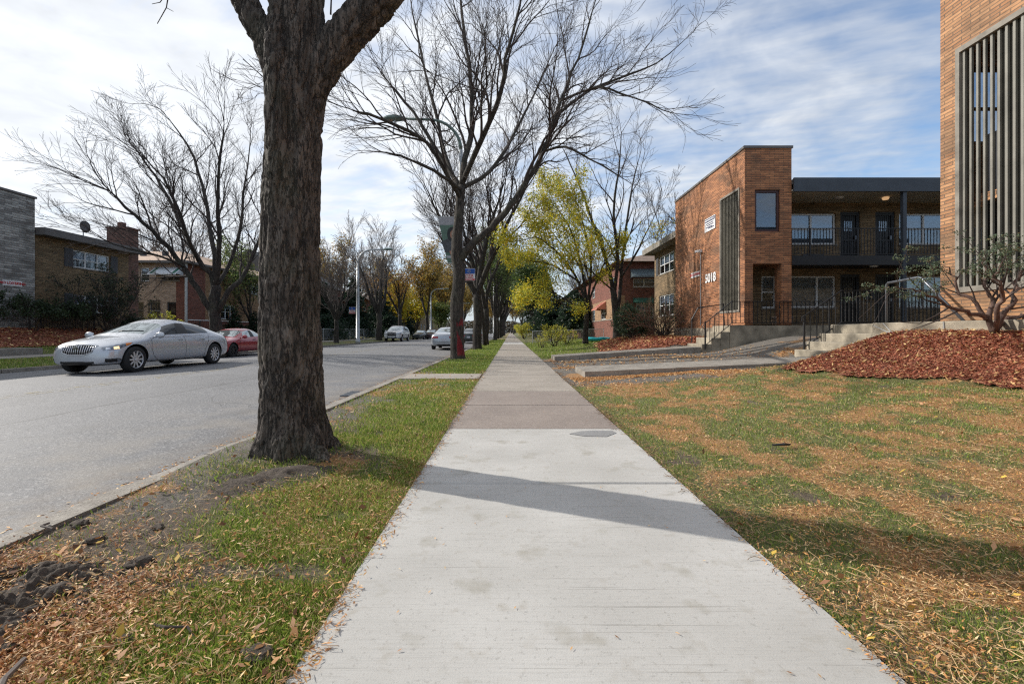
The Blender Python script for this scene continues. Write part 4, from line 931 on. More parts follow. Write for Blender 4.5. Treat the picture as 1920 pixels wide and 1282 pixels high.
# red gabled house farther left
Hh=thing('brick_house',(-24,57,.6),'red brick gabled house partly hidden behind the big trunk and evergreens','house','buildings across the street')
b=MB(); wall(b,'x',-24,1,50.6,64.5,.4,6.8,.3,[(62,63.2,3.0,4.4),(55,57,3.0,4.4)]); wall(b,'y',64.5,1,-34,-24.3,.4,6.8,.3); wall(b,'y',50.6,-1,-34,-24.3,.4,6.8,.3); b.build('wall',M['brick_red'],Hh)
window(Hh,'x',-24,1,62,63.2,3.0,4.4,1,.5); window(Hh,'x',-24,1,55,57,3.0,4.4,2,.5)
b=MB(); b.add([(-23.6,50.2,6.8),(-23.6,64.9,6.8),(-34.4,64.9,6.8),(-34.4,50.2,6.8),(-29,50.2,10.2),(-29,64.9,10.2)],[(0,1,5,4),(2,3,4,5),(1,2,5),(3,0,4),(0,3,2,1)]); b.build('roof',M['roof_flat'],Hh)
# more houses down the street on both sides
hs=[(-24,72,86,6.5,'brick_red','dim red brick house behind the yellow trees across the street'),(-24,92,112,6.8,'brick_tan','tan brick house far down the left side of the street'),(-24,120,150,7,'brick_olive','last brown brick block at the far left end of the street'),(9,64,80,6.6,'brick_buff','buff brick house hidden behind dark evergreens on the right'),(9,90,120,6.8,'brick_red','red brick block far down the right side behind trees')]
for x,y0,y1,z,m,lb in hs:
    o=thing('brick_house',(x,y0,.3),lb,'house','houses far down the street'); s=1 if x<0 else -1
    hl=[(y0+2+k*4,y0+3.6+k*4,zz,zz+1.3) for k in range(int((y1-y0-3)//4)) for zz in (1.9,4.5)]
    b=MB(); wall(b,'x',x,s,y0,y1,.2,z,.3,hl); wall(b,'y',y0,-1,min(x-s*.3,x-s*12),max(x-s*.3,x-s*12),.2,z,.3); b.build('wall',M[m],o)
    for h in hl: window(o,'x',x,s,*h,2,.5,sill=False)
    b=MB(); xa,xb=x+s*.5,x-s*12.5; b.add([(xa,y0-.5,z),(xb,y0-.5,z),(xb,y1+.5,z),(xa,y1+.5,z),((xa+xb)/2,y0+3,z+2.2),((xa+xb)/2,y1-3,z+2.2)],[(0,1,4),(1,2,5,4),(2,3,5),(3,0,4,5),(0,3,2,1)]); b.build('roof',M['roof_brown'],o)
# raised step walk on the far lawn
b=MB(); b.box(-19.6,-18.5,13,18.0,-.1,.42); tag(b.build('far_entry_path',M['kerb']),kind='structure')
# ---------------------------------------------------------------- trees
def rot_about(v,ax,a): return Matrix.Rotation(a,3,ax)@v
class Tree:
    def __init__(s,seed,rmin=.006,up=.12,wig=.12,maxl=3,dens=1.0,sides=(8,6,4,3,3),spread=.75):
        s.R=random.Random(seed); s.tr=MB(); s.br=MB(); s.rmin=rmin; s.up=up; s.wig=wig; s.maxl=maxl; s.dens=dens; s.sides=sides; s.tips=[]; s.spread=spread; s.thin=.25; s.f0=None
    def limb(s,p,d,L,r,lvl):
        R=s.R; n=max(3,min(9,int(L/.32))); seg=L/n; pts=[p.copy()]; rad=[r]; q=p.copy(); dd=d.normalized()
        for i in range(n):
            dd=(dd+Vector((R.gauss(0,s.wig),R.gauss(0,s.wig),R.gauss(0,s.wig)+s.up*(.5 if lvl>1 else 1)))).normalized()
            q=q+dd*seg; pts.append(q.copy()); rad.append(max(s.rmin,r*(1-.75*(i+1)/n)))
        s.br.tube(pts,rad,s.sides[min(lvl,4)],False)
        s.kids(pts,rad,L,lvl)
    def kids(s,pts,rad,L,lvl,f0=.2):
        R=s.R
        if lvl>=s.maxl:
            for k in range(1,len(pts)): s.tips.append((pts[k],(pts[k]-pts[k-1]).normalized()))
            return
        n=len(pts)-1; cnt=int(max(2,L*s.dens*(1.5 if lvl==0 else 2.3 if lvl==1 else 3.3)))
        for c in range(cnt):
            f=f0+(1-f0)*(c+R.random()*.8)/cnt; f=min(f,.999); i=int(f*n); t=f*n-i
            p=pts[i].lerp(pts[i+1],t); d=(pts[i+1]-pts[i]).normalized(); r=rad[i]*(1-t)+rad[i+1]*t
            ax=rot_about(d.orthogonal().normalized(),d,R.uniform(0,6.283)); a=R.uniform(.4,.95)*s.spread
            dn=rot_about(d,ax,a); 
            if dn.z<-.1: dn.z*=.3
            Lc=min(L*.62,(L*R.uniform(.34,.62)*(1.15-.55*f)+.12)); 
            if lvl==0: Lc=max(Lc,min(1.2,L*.4))
            s.limb(p,dn,Lc,max(s.rmin,min(r*.62,.011*Lc+s.thin*r)),lvl+1)
        # forked end
        d=(pts[-1]-pts[-2]).normalized()
        for k in range(2):
            ax=rot_about(d.orthogonal().normalized(),d,R.uniform(0,6.283)); s.limb(pts[-1],rot_about(d,ax,R.uniform(.15,.45)),L*.4,max(s.rmin,rad[-1]),lvl+1)
    def guide(s,pts,rad,lvl=0,kids=True,L=None,smooth=True,f0=.2,sides=10):
        pts=[Vector(p) for p in pts]
        if smooth: 
            P2=[];R2=[]
            n=len(pts)
            for i in range(n-1):
                a=pts[max(i-1,0)];b=pts[i];c=pts[i+1];d=pts[min(i+2,n-1)]
                for k in range(3):
                    t=k/3; P2.append(.5*((2*b)+(c-a)*t+(2*a-5*b+4*c-d)*t*t+(3*b-a-3*c+d)*t**3)+Vector([s.R.gauss(0,.02) for _ in range(3)])*min(1,i)); R2.append(rad[i]*(1-t)+rad[i+1]*t)
            P2.append(pts[-1]);R2.append(rad[-1]); pts,rad=P2,R2
        s.tr.tube(pts,rad,sides,True)
        L=L or sum((pts[i+1]-pts[i]).length for i in range(len(pts)-1))
        if kids: s.kids(pts,rad,L,lvl,max(f0,s.f0 or 0))
def finish(T,loc,label,cat='tree',group=None,name='bare_tree',barkm='bark2',twig='twig',leaves=None,displace=True):
    o=thing(name,loc,label,cat,group)
    tr=T.tr.build('trunk',M[barkm],o,True)
    if displace:
        me=tr.data; off=Vector(loc)
        for v in me.vertices:
            w=v.co; n=noise.noise(Vector((w.x*9,w.y*9,w.z*2.2)))+.5*noise.noise(Vector((w.x*22,w.y*22,w.z*6))); nn=v.normal; v.co=w+nn*n*.018
    T.br.build('branches',M[twig],o,True)
    if leaves:
        n,size,cols,pr,sel,jit=leaves; tips=[t for t in T.tips if sel(t[0])]
        if tips:
            idx=rng.integers(0,len(tips),n); c=np.array([tips[i][0][:] for i in idx])+rng.normal(0,jit,(n,3))
            leafcards(c,size,cols,pr,'foliage',o)
    return o
def leafcards(c,size,cols,pr,name,par,mat='leaf',droop=.3):
    n=len(c); d=rng.normal(0,1,(n,3)); d[:,2]-=droop; d/=np.linalg.norm(d,axis=1)[:,None]
    e=rng.normal(0,1,(n,3)); s=np.cross(d,e); s/=np.linalg.norm(s,axis=1)[:,None]+1e-9
    L=size*rng.uniform(.55,1.3,n)[:,None]
    V=np.stack([c-d*L,c+s*L*.5,c+d*L,c-s*L*.5],1).reshape(-1,3)
    if par is not None: V=V-np.array(ORG[par.name])
    ci=rng.choice(len(cols),n,p=pr); C=np.array(cols)[ci]*rng.uniform(.75,1.25,(n,1)); T=np.repeat(np.concatenate([C,np.ones((n,1))],1),4,0)
    return np_mesh(name,V,np.arange(4*n).reshape(-1,4),M[mat],par,T)
def pxp(Y,lst,dys=None):
    return [P(a[0],a[1],Y+(a[2] if len(a)>2 else 0)) for a in lst]
# ---- big foreground trunk: limbs fused into one skin, then furrowed
YT=3.85
def big_tree():
    T=Tree(11,rmin=.004,up=.06,maxl=3,dens=.8)
    Q=lambda px,py,dy=0: P(px,py,YT+dy)
    tr=MB()
    base=Q(553,852); base.z=-.12
    tr.tube([base,Q(552,815),Q(549,770),Q(547,700),Q(545,600),Q(545,500),Q(545,400),Q(549,300),Q(553,230),Q(560,160),Q(562,80),Q(562,0),Q(565,-90)],[.30,.270,.250,.242,.236,.231,.224,.218,.216,.212,.20,.19,.18],28)
    for a in range(7):   # root flares
        an=a*.9+.3; r=.27+.04*math.sin(a*2.3)+(.07 if math.cos(an-.4)>.3 else 0); c=Vector((base.x,YT,0))
        tr.tube([c+Vector((math.cos(an)*.15,math.sin(an)*.15,.34)),c+Vector((math.cos(an)*.22,math.sin(an)*.22,.1)),c+Vector((math.cos(an)*r*1.22,math.sin(an)*r*1.22,-.06))],[.09,.105,.06],10)
    tr.tube([Q(552,420),Q(560,330),Q(570,240),Q(586,168),Q(611,114),Q(652,62),Q(705,6),Q(765,-75),Q(830,-160)],[.10,.105,.115,.128,.145,.152,.150,.145,.14],22)
    tr.tube([Q(580,160),Q(603,98),Q(628,56)],[.10,.11,.07],14)
    tr.tube([Q(548,260),Q(532,160),Q(505,85),Q(474,32),Q(452,-12),Q(425,-70)],[.10,.13,.118,.105,.098,.09],18)
    tr.tube([Q(524,420,-.16),Q(521,330,-.18),Q(520,230,-.2),Q(517,110,-.2),Q(520,20,-.12),Q(525,-60,-.05)],[.06,.09,.09,.085,.08,.05],12)
    o=thing('street_tree',(base.x,YT,0),'massive furrowed tree trunk close to the camera left of the sidewalk','tree','street trees')
    t=tr.build('trunk',M['bark'],o,True)
    md=t.modifiers.new('r','REMESH'); md.mode='VOXEL'; md.voxel_size=.012; md.use_smooth_shade=True
    sm_=t.modifiers.new('s','SMOOTH'); sm_.factor=.5; sm_.iterations=5
    dg=bpy.context.evaluated_depsgraph_get(); dg.update(); me=bpy.data.meshes.new_from_object(t.evaluated_get(dg)); t.modifiers.clear(); t.data=me
    n=len(me.vertices); co=np.empty(n*3,np.float32); me.vertices.foreach_get('co',co); co=co.reshape(-1,3); nr=np.empty(n*3,np.float32); me.vertices.foreach_get('normal',nr); nr=nr.reshape(-1,3)
    for i in range(n):
        x,y,z=map(float,co[i]); wx=noise.noise(Vector((x*3,y*3,z*1.5)))*.25; zz=z+wx
        a=noise.noise(Vector((x*13+wx*2,y*13,zz*2.6))); b=noise.noise(Vector((x*24,y*24,zz*5.5+7))); c=noise.noise(Vector((x*48,y*48,zz*22)))
        rdg=(1-abs(a)*4.2); rdg2=(1-abs(b)*3.6)
        d=-.020*max(0,rdg)-.013*max(0,rdg2)+.006*c+.009
        co[i]+=nr[i]*d
    me.vertices.foreach_set('co',co.ravel()); me.polygons.foreach_set('use_smooth',[True]*len(me.polygons)); me.update()
    if not me.materials: me.materials.append(M['bark'])
    # boughs above the frame
    T.guide([Q(565,-60),Q(560,-220),Q(590,-420,.3),Q(560,-640,.2)],[.20,.17,.12,.05],0,True,4.0)
    T.guide([Q(815,-140),Q(930,-330,.4),Q(1080,-480,.8),Q(1200,-700,1.2)],[.15,.12,.08,.04],0,True,4.0)
    T.guide([Q(430,-60),Q(360,-180,-.2),Q(250,-330,-.6),Q(120,-420,-1)],[.10,.085,.06,.03],0,True,3.0)
    T.limb(Q(497,148),Vector((-1,-.1,.9)),.22,.006,3)
    T.limb(Q(620,28),Vector((.3,0,1)),.5,.008,2)
    T.tr.build('bough',M['bark'],o,True); T.br.build('branches',M['twig'],o,True)
    # hanging twig seen at top left
    b=MB(); b.tube([Q(330,-80,-.3),Q(318,-20,-.3),Q(312,15,-.3),Q(295,45,-.3)],[.008,.006,.004,.003],5); b.tube([Q(318,-20,-.3),Q(300,5,-.3),Q(285,8,-.3)],[.004,.003,.002],4); b.tube([Q(312,15,-.3),Q(325,22,-.3)],[.003,.002],4); b.build('drooping_twig',M['twig'],o)
big_tree()
# ---- second street tree, spreading bare crown
def tree2():
    Y=17.6; T=Tree(5,rmin=.005,up=.04,wig=.15,maxl=3,dens=1.25); T.thin=.17
    g=lambda l: pxp(Y,l)
    base=P(858,673,Y); base.z=-.1
    T.guide([base,P(858,660,Y),P(857,620,Y),P(857,560,Y),P(859,500,Y),P(857,440,Y),P(862,385,Y),P(866,350,Y)],[.34,.27,.255,.245,.235,.2,.17,.15],kids=False,sides=18)
    T.guide(g([(862,490),(880,462),(912,435),(940,408),(966,374),(1000,320),(1018,285),(1040,220),(1062,160,.5),(1095,80,1),(1120,-10,1.2)]),[.15,.15,.13,.125,.12,.10,.09,.075,.055,.04,.02],0,True,7.5,f0=.42)
    T.guide(g([(1018,285),(1060,275,-.6),(1110,300,-1.4),(1160,330,-2)]),[.05,.045,.03,.015],1,True,3.2)
    T.guide(g([(1040,220),(1090,180,.8),(1150,150,1.6),(1230,120,2.2),(1300,60,2.6)]),[.06,.055,.045,.03,.012],0,True,5)
    T.guide(g([(1050,190),(1120,165,-1),(1190,185,-1.8),(1260,212,-2.4)]),[.045,.04,.025,.01],1,True,4)
    T.guide(g([(866,352),(835,310,.5),(800,250,1),(760,190,1.5),(715,140,2)]),[.10,.085,.07,.05,.02],0,True,5)
    T.guide(g([(864,372),(845,340,-.8),(800,270,-1.8),(745,235,-2.6),(690,215,-3.2),(640,200,-3.8)]),[.09,.08,.06,.05,.035,.014],0,True,5.5)
    T.guide(g([(866,350),(872,300),(885,240,.5),(882,150,.8),(870,60,1),(860,-30,1)]),[.13,.115,.10,.08,.06,.04],0,True,6.5)
    T.guide(g([(868,340),(895,280,-1),(930,200,-2),(950,110,-2.6),(975,10,-3)]),[.11,.095,.08,.055,.03],0,True,6)
    T.guide(g([(862,362),(835,290,1.5),(815,200,2.6),(790,100,3.4),(770,0,4)]),[.10,.085,.07,.05,.025],0,True,6)
    T.guide(g([(872,350),(920,320,1),(965,250,2.4),(1000,180,3.4),(1040,90,4.2)]),[.09,.08,.06,.045,.02],0,True,6)
    T.guide(g([(864,356),(830,330,-2),(770,300,-3.5),(715,285,-4.2)]),[.07,.06,.04,.015],1,True,2.6)
    return finish(T,(base.x,Y,0),'spreading bare street tree with red paint smears on its trunk','tree','street trees','street_tree','bark_red','twig')
t2=tree2()
def tree_left():
    Y=22.9; T=Tree(9,rmin=.005,up=.035,wig=.14,maxl=3,dens=1.45); T.thin=.15; T.f0=.28
    g=lambda l: pxp(Y,l)
    base=P(405,630,Y); base.z=.0
    T.guide([base,P(405,620,Y),P(404,590,Y),P(403,560,Y),P(404,535,Y)],[.34,.27,.25,.26,.2],kids=False,sides=16)
    T.guide(g([(400,590),(385,565),(362,528),(343,498),(300,448,-.6),(255,405,-1.2),(205,358,-1.4)]),[.15,.14,.13,.115,.10,.075,.03],0,True,6.52,f0=.3)
    T.guide(g([(402,550),(396,515),(372,490),(350,440,.6),(325,390,1.2),(290,330,1.8),(245,270,2.2)]),[.15,.13,.115,.10,.085,.06,.025],0,True,5.80)
    T.guide(g([(404,540),(402,480),(392,420,1),(380,350,1.6),(350,270,2),(300,205,2)]),[.14,.12,.10,.08,.05,.02],0,True,5.44)
    T.guide(g([(404,540),(412,470,-.6),(408,400,-1),(412,320,-1.4),(420,230,-1.6)]),[.13,.11,.09,.06,.02],0,True,5.08)
    T.guide(g([(408,585),(430,545),(455,520,.6),(478,470,1.2),(500,400,1.6),(505,320,1.8)]),[.14,.12,.10,.08,.055,.02],0,True,5.08)
    T.guide(g([(406,535),(430,495,1.4),(452,420,2.4),(460,340,3),(470,250,3.4)]),[.11,.10,.075,.05,.02],0,True,5.08)
    T.guide(g([(345,500),(300,480,-2),(235,465,-2.6),(175,440,-3.2)]),[.06,.05,.035,.012],0,True,3.99)
    T.guide(g([(372,490),(350,440,-1.6),(320,360,-2.4),(275,300,-3)]),[.08,.07,.05,.02],0,True,5.08)
    return finish(T,(base.x,Y,0),'bare wide-armed tree behind the silver sedan across the street','tree','trees across the street','street_tree','bark2','twig')
tree_left()
# ---- generic vase-shaped tree prototype
def vase(seed,Ht,rt,fork,nl,spread=.42,maxl=3,dens=.9,up=.08,rmin=.009,lean=0):
    T=Tree(seed,rmin=rmin,up=up,maxl=maxl,dens=dens); R=T.R
    T.guide([(0,0,-.2),(0,0,.15),(.02,0,fork*.5),(lean*.3,0,fork)],[rt*1.35,rt*1.05,rt*.92,rt*.85],kids=False,sides=12)
    for k in range(nl):
        a=2*math.pi*k/nl+R.uniform(-.4,.4); s=spread*R.uniform(.5,1.3) if k else .1; L=Ht-fork
        pts=[Vector((lean*.3,0,fork*.93))]; rad=[rt*.62]
        d=Vector((math.cos(a)*s*1.3+lean*.2,math.sin(a)*s*1.3,1)).normalized(); q=pts[0].copy(); m=5; LL=L*R.uniform(.75,1.0)/max(.6,d.z)*.8
        for i in range(m):
            d=(d+Vector((R.gauss(0,.1),R.gauss(0,.1),.08))).normalized(); q=q+d*LL/m; pts.append(q.copy()); rad.append(rt*.62*(1-(i+1)/m)+.02)
        T.guide(pts,rad,0,True,LL)
    return T
# street tree row beyond the second tree
T=vase(21,13,.27,3.4,5,.45,3,.85); r3=finish(T,(-1.97,27.0,0),'third trunk in the near kerb row, bare forked crown','tree','street trees','street_tree')
T=vase(22,12,.26,3.0,4,.35,3,.8); r4=finish(T,(-1.95,36.0,0),'fourth trunk in the near kerb row, splitting low','tree','street trees','street_tree')
T=Tree(23,rmin=.01,up=.1,maxl=2,dens=.9); T.guide([(-2.5+.6,34.4,0),(-1.9-.15,33.6,2),(-2.3,33,4.5),(-2.6,33,7.5)],[.15,.12,.09,.04],0,True,6,f0=.4); finish(T,(-1.9,34.4,0),'thin leaning trunk between the third and fourth street trees','tree','street trees','street_tree')
for o in (r3,r4): 
    for ch in o.children: ch.data.transform(Matrix.Translation(Vector(ORG[o.name])))   # prototype was grown round the origin
GREEN=[(.10,.16,.04),(.16,.21,.06),(.06,.10,.03),(.24,.24,.07)]; YEL=[(.62,.48,.03),(.50,.46,.05),(.34,.37,.05),(.70,.42,.03)]; OLV=[(.20,.19,.05),(.34,.26,.05),(.42,.27,.05),(.12,.13,.04)]
def place(T,loc,**k):
    # trees grown round the origin: shift geometry into place
    off=Vector(loc)
    for mb in (T.tr,T.br): mb.v=[(v[0]+off.x,v[1]+off.y,v[2]+off.z) for v in mb.v]
    T.tips=[(p+off,d) for p,d in T.tips]
    return finish(T,loc,**k)
T=vase(31,11.5,.22,3,5,.3,3,.7,rmin=.012); lf=place(T,(-1.9,56,0),label='leafy green street tree, fifth in the near row',group='street trees',name='street_tree',leaves=(9000,.11,GREEN,[.35,.35,.2,.1],lambda p:True,.25))
for i,(y,s,lb) in enumerate(((68,1.05,'sixth street tree of the near row, still green'),(82,1.1,'seventh street tree of the near row'),(98,1.1,'eighth street tree of the near row'),(118,1.15,'ninth street tree of the near row'),(145,1.2,'last small street tree where the near row meets the vanishing point'))):
    c=copy_tree(lf if i<2 else r3); c.location=(-1.9+.1*(i%2),y,0) ; c.scale=(s,s,s); c.rotation_euler.z=1.3*i+.7; c['label']=lb
# right-hand yellow tree (leans toward the sidewalk) and its bare neighbours
def yellow_tree():
    Y=27; T=Tree(41,rmin=.007,up=.06,wig=.13,maxl=2,dens=1.7); g=lambda l: pxp(Y,l)
    base=P(1098,640,Y); base.z=.35
    T.guide([base,P(1098,625,Y),P(1100,590,Y),P(1102,570,Y)],[.2,.16,.14,.13],kids=False,sides=12)
    T.guide(g([(1101,575),(1085,530),(1060,490,-.5),(1030,460,-1),(1005,445,-1.6),(985,450,-2)]),[.08,.075,.06,.045,.03,.012],0,True,3.3)
    T.guide(g([(1088,530),(1050,505,.6),(1015,492,1),(982,490,1.2)]),[.06,.05,.03,.012],0,True,2.8)
    T.guide(g([(1090,500,.8),(1050,455,1.6),(1015,410,2)]),[.05,.04,.012],0,True,3.0)
    T.guide(g([(1101,575),(1090,500,.8),(1070,430,1.4),(1048,395,1.8),(1036,372,2)]),[.09,.08,.06,.04,.015],0,True,3.6)
    T.guide(g([(1101,575),(1108,500,-.6),(1095,425,-1),(1078,380,-1.2)]),[.08,.07,.05,.015],0,True,3.6)
    T.guide(g([(1100,590),(1060,560,.5),(1025,548,.8),(1000,556,1)]),[.06,.05,.035,.012],0,True,2.0)
    T.guide(g([(1100,585),(1070,575,-1.2),(1030,560,-2.4),(995,560,-3.2)]),[.05,.045,.03,.012],0,True,1.6)
    T.guide(g([(1102,570),(1130,500,-.3),(1150,470,-.5)]),[.07,.05,.014],0,True,2)
    o=finish(T,tuple(base),'yellow-green leafed tree leaning over the lawn toward the sidewalk','tree','trees on the right lawn','leafy_tree',leaves=(30000,.064,[(.72,.55,.03),(.58,.54,.06),(.38,.41,.06),(.24,.29,.05)],[.3,.33,.25,.12],lambda p:(p.z>1.8),.22))
yellow_tree()
def bare_right():
    Y=27; T=Tree(43,rmin=.007,up=.07,wig=.12,maxl=3,dens=.75); g=lambda l: pxp(Y,l)
    base=P(1157,630,Y); base.z=.6
    T.guide([base,P(1157,610,Y),P(1152,560,Y),P(1150,540,Y)],[.28,.22,.19,.17],kids=False,sides=12)
    T.guide(g([(1150,545),(1135,480),(1112,420,.5),(1095,370,1),(1070,310,1.5),(1050,270,2)]),[.13,.11,.085,.06,.035,.015],0,True,6.5)
    T.guide(g([(1152,550),(1158,480,-.6),(1150,400,-1),(1160,320,-1.4),(1165,250,-1.6)]),[.11,.095,.07,.045,.015],0,True,6.5)
    T.guide(g([(1158,590),(1165,520,.4),(1172,440,.8),(1185,350,1.4),(1200,290,1.8)]),[.12,.10,.08,.05,.015],0,True,6.5)
    T.guide(g([(1165,520),(1190,480,-.8),(1215,430,-1.4),(1235,390,-1.8)]),[.06,.05,.035,.012],0,True,4)
    T.guide(g([(1150,545),(1120,520,-.6),(1100,500,-1),(1080,495,-1.4)]),[.05,.04,.03,.012],1,True,2.5)
    finish(T,tuple(base),'tall bare multi-stemmed tree between the yellow tree and building 5018','tree','trees on the right lawn','bare_tree',leaves=(900,.06,YEL,[.3,.4,.2,.1],lambda p:2.5<p.z<7,.12))
bare_right()
T=vase(51,13,.2,4,5,.4,3,.7,rmin=.013); place(T,(17,46,.3),label='bare tree top showing above the wing of building 5018',name='bare_tree',group='trees on the right lawn')
T=vase(52,12,.2,3,5,.4,3,.6,rmin=.014); place(T,(11.5,40+20,.3),label='bare tree rising behind the red brick building',name='bare_tree',group='trees on the right lawn')
# trees across the street
T=vase(61,11.8,.34,3.2,6,.5,3,.8,rmin=.014,up=.05); br=place(T,(-15.3,53,.1),label='grey-brown bare tree behind the white SUV across the street',name='bare_tree',group='trees across the street',twig='twig_pale')
T=vase(62,10.8,.28,3.4,5,.38,3,.7,rmin=.015); place(T,(-15.2,62.5,.1),label='second bare tree beyond the white SUV with a few rusty leaves',name='bare_tree',group='trees across the street',leaves=(2200,.12,[(.45,.22,.05),(.35,.18,.05),(.28,.2,.06)],[.4,.3,.3],lambda p:4<p.z<9,.3))
T=vase(63,14,.3,4,5,.45,3,.65,rmin=.018); ot=place(T,(-15.4,84,.1),label='sparse golden-brown tree far across the street',name='leafy_tree',group='trees across the street',leaves=(9000,.17,[(.45,.26,.05),(.34,.24,.06),(.22,.2,.06),(.55,.35,.06)],[.3,.3,.25,.15],lambda p:True,.4))
for i,(x,y,s,lb) in enumerate(((-15.5,100,1.0,'golden-brown tree farther along the far kerb'),(-15.5,122,1.05,'distant golden-brown tree on the far kerb'),(-15.5,150,1.1,'hazy brown tree close to the street end, left side'),(-10,230,1.3,'brown tree mass closing the street end at left'),(6,240,1.3,'brown tree mass closing the street end at right'),(-6,175,.9,'low brown tree over the road end behind the far lamp'),(-21,200,1.2,'far brown tree left of the road end'),(-34,215,1.3,'farthest brown tree left of the road end'),(1.5,200,1.0,'far brown tree exactly above the sidewalk end'),(-13,270,1.3,'faint tree mass above the road end, farthest of all'),(9,165,.9,'far brown tree right of the sidewalk end'),(-32,110,1.1,'brown tree crown behind the far left houses'),(-34,84,1.05,'brown tree crown behind the gabled house'))):
    c=copy_tree(ot); c.location=(x,y,.1); c.scale=(s,)*3; c.rotation_euler.z=i*1.1+.5; c['label']=lb
for i,(x,y,s,lb) in enumerate(((-30,60,1.0,'bare crown above the gabled house roof'),(-33,44,.9,'bare crown behind the tan brick house'),(-24,70,.95,'bare tree among the evergreens across the street'),(14,84,1.0,'bare tree behind the right-hand hedges'),(-15.5,40.5,.62,'low bare tree directly right of the big trunk'))):
    c=copy_tree(br); c.location=(x,y,.2); c.scale=(s,)*3; c.rotation_euler.z=i*1.7+.9; c['label']=lb
def leafy(seed,loc,Ht,rt,fork,n,size,cols,pr,label,group,name='leafy_tree',spread=.4,jit=.35,zmin=0,maxl=2):
    T=vase(seed,Ht,rt,fork,5,spread,maxl,.9,rmin=.014); return place(T,loc,label=label,name=name,group=group,leaves=(n,size,cols,pr,lambda p:p.z>zmin,jit))
leafy(71,(-17.5,74,.2),7.5,.15,1.2,9000,.17,YEL,[.5,.25,.1,.15],'bright yellow tree glowing behind the parked dark cars','autumn trees across the street',spread=.55,jit=.5)
leafy(72,(-18.5,90,.2),9,.2,1.5,7000,.2,YEL,[.45,.25,.2,.1],'farther yellow tree beside the golden-brown one','autumn trees across the street',spread=.55,jit=.5)
leafy(73,(-14.6,94,.2),6,.15,1.2,5000,.2,GREEN,[.3,.4,.1,.2],'small green tree low beside the yellow ones','autumn trees across the street',spread=.5,jit=.5)
leafy(74,(-22.5,39.5,.3),7.5,.12,1.3,7000,.085,GREEN,[.3,.4,.1,.2],'small leafy green tree in front of the tan house','autumn trees across the street',spread=.45,jit=.22)
leafy(75,(3.3,62,.2),10.5,.2,2.2,9000,.16,GREEN,[.4,.25,.3,.05],'tall green tree right of the sidewalk far ahead','green trees at right',spread=.35,jit=.4)
leafy(76,(4.6,78,.2),11,.2,2.2,8000,.2,GREEN,[.4,.25,.3,.05],'dull green tree farther along the right side','green trees at right',spread=.4,jit=.5)
n=26000; c=np.stack([rng.uniform(-110,120,n),rng.uniform(330,352,n),rng.uniform(0,1,n)],-1); c[:,2]=.3+c[:,2]*(6+7*fbm(c[:,0]*.07,c[:,1]*0,91,4))
o=leafcards(c,.75,[(.10,.085,.06),(.07,.075,.045),(.14,.10,.06)],[.4,.3,.3],'distant_trees',None); tag(o,'far brown tree line closing the end of the street','trees',kind='stuff')
# evergreens: drooping boughs carrying many needle sprays
def evergreen(seed,loc,Ht,R0,label,group,n=9000,size=.16,cols=((.018,.04,.02),(.03,.06,.03),(.012,.028,.016)),shape=1.0,name='evergreen_tree',low=.3):
    R=random.Random(seed); o=thing(name,loc,label,'tree',group); b=MB(); L=Vector(loc)
    b.tube([L+Vector((0,0,-.2)),L+Vector((.05,0,Ht*.5)),L+Vector((0,0,Ht*.96))],[R0*.07,R0*.05,.015],8); b.build('trunk',M['bark2'],o,True)
    b=MB(); C=[]
    nb=int(26+Ht*5)
    for i in range(nb):
        f=i/nb; z=low+(Ht-low)*f; a=i*2.4+R.uniform(-.3,.3); r=R0*((1-f)**shape)*R.uniform(.65,1.15)+.08
        d=Vector((math.cos(a),math.sin(a),0)); p=[L+Vector((0,0,z)),L+d*r*.5+Vector((0,0,z+.12*r)),L+d*r+Vector((0,0,z-.05*r))]
        b.tube(p,[.03*R0*.5,.012,.006],4,False)
        C.append((p[1],p[2],r,d))
    b.build('branches',M['twig'],o)
    w=np.array([c[2]**1.6 for c in C]); idx=rng.choice(len(C),n,p=w/w.sum()); t=rng.uniform(-.5,1.05,n)[:,None]
    p1=np.array([c[0][:] for c in C])[idx]; p2=np.array([c[1][:] for c in C])[idx]; rr=np.array([c[2] for c in C])[idx][:,None]
    c=p1+(p2-p1)*t+rng.normal(0,1,(n,3))*rr*np.array([.16,.16,.09])
    leafcards(c,size,list(cols),[1/len(cols)]*len(cols),'foliage',o); return o
EG='dark evergreens across the street'
for i,(x,y,h,r,lb) in enumerate(((-22.5,55,6.8,2.6,'broad dark evergreen next to the gabled house'),(-20.8,60,8.2,2.6,'tallest dark evergreen behind the lamp post'),(-19.5,68,7.4,2.8,'dark evergreen behind the white SUV'),(-19,80,7,2.6,'dark evergreen left of the yellow tree'),(-17.6,66,3.2,2.4,'low dark yew bush behind the white SUV'),(-19.8,49,2.6,2.2,'low dark yew bush behind the chain-link fence'),(-20.5,53.5,2.4,2.0,'rounded dark bush beside the low yew'))):
    evergreen(80+i,(x,y,.3),h,r,lb,EG,11000 if h>5 else 5000,.16 if h>5 else .12,shape=.7 if h>5 else .45)
EG='dark evergreens at right'
for i,(x,y,h,r,lb) in enumerate(((4.4,50,5.6,2.3,'broad dark evergreen hanging by the right fence'),(6.6,46,5.0,2.3,'dark evergreen left of the red brick building'),(3.6,70,8,2.2,'tall dark evergreen far beside the sidewalk'))):
    evergreen(90+i,(x,y,.3),h,r,lb,EG,11000,.13,shape=.6,low=.8)
for x,y,h,lb in ((-22.2,36.6,2.7,'clipped dark green cone shrub left of the big trunk'),(-21.9,38.9,2.6,'second clipped cone shrub, half hidden by the big trunk')):
    evergreen(int(h*10),(x,y,.3),h,.95,lb,'cone shrubs',6000,.06,shape=.8,name='cone_shrub',low=.05,cols=((.012,.03,.014),(.02,.045,.018)))
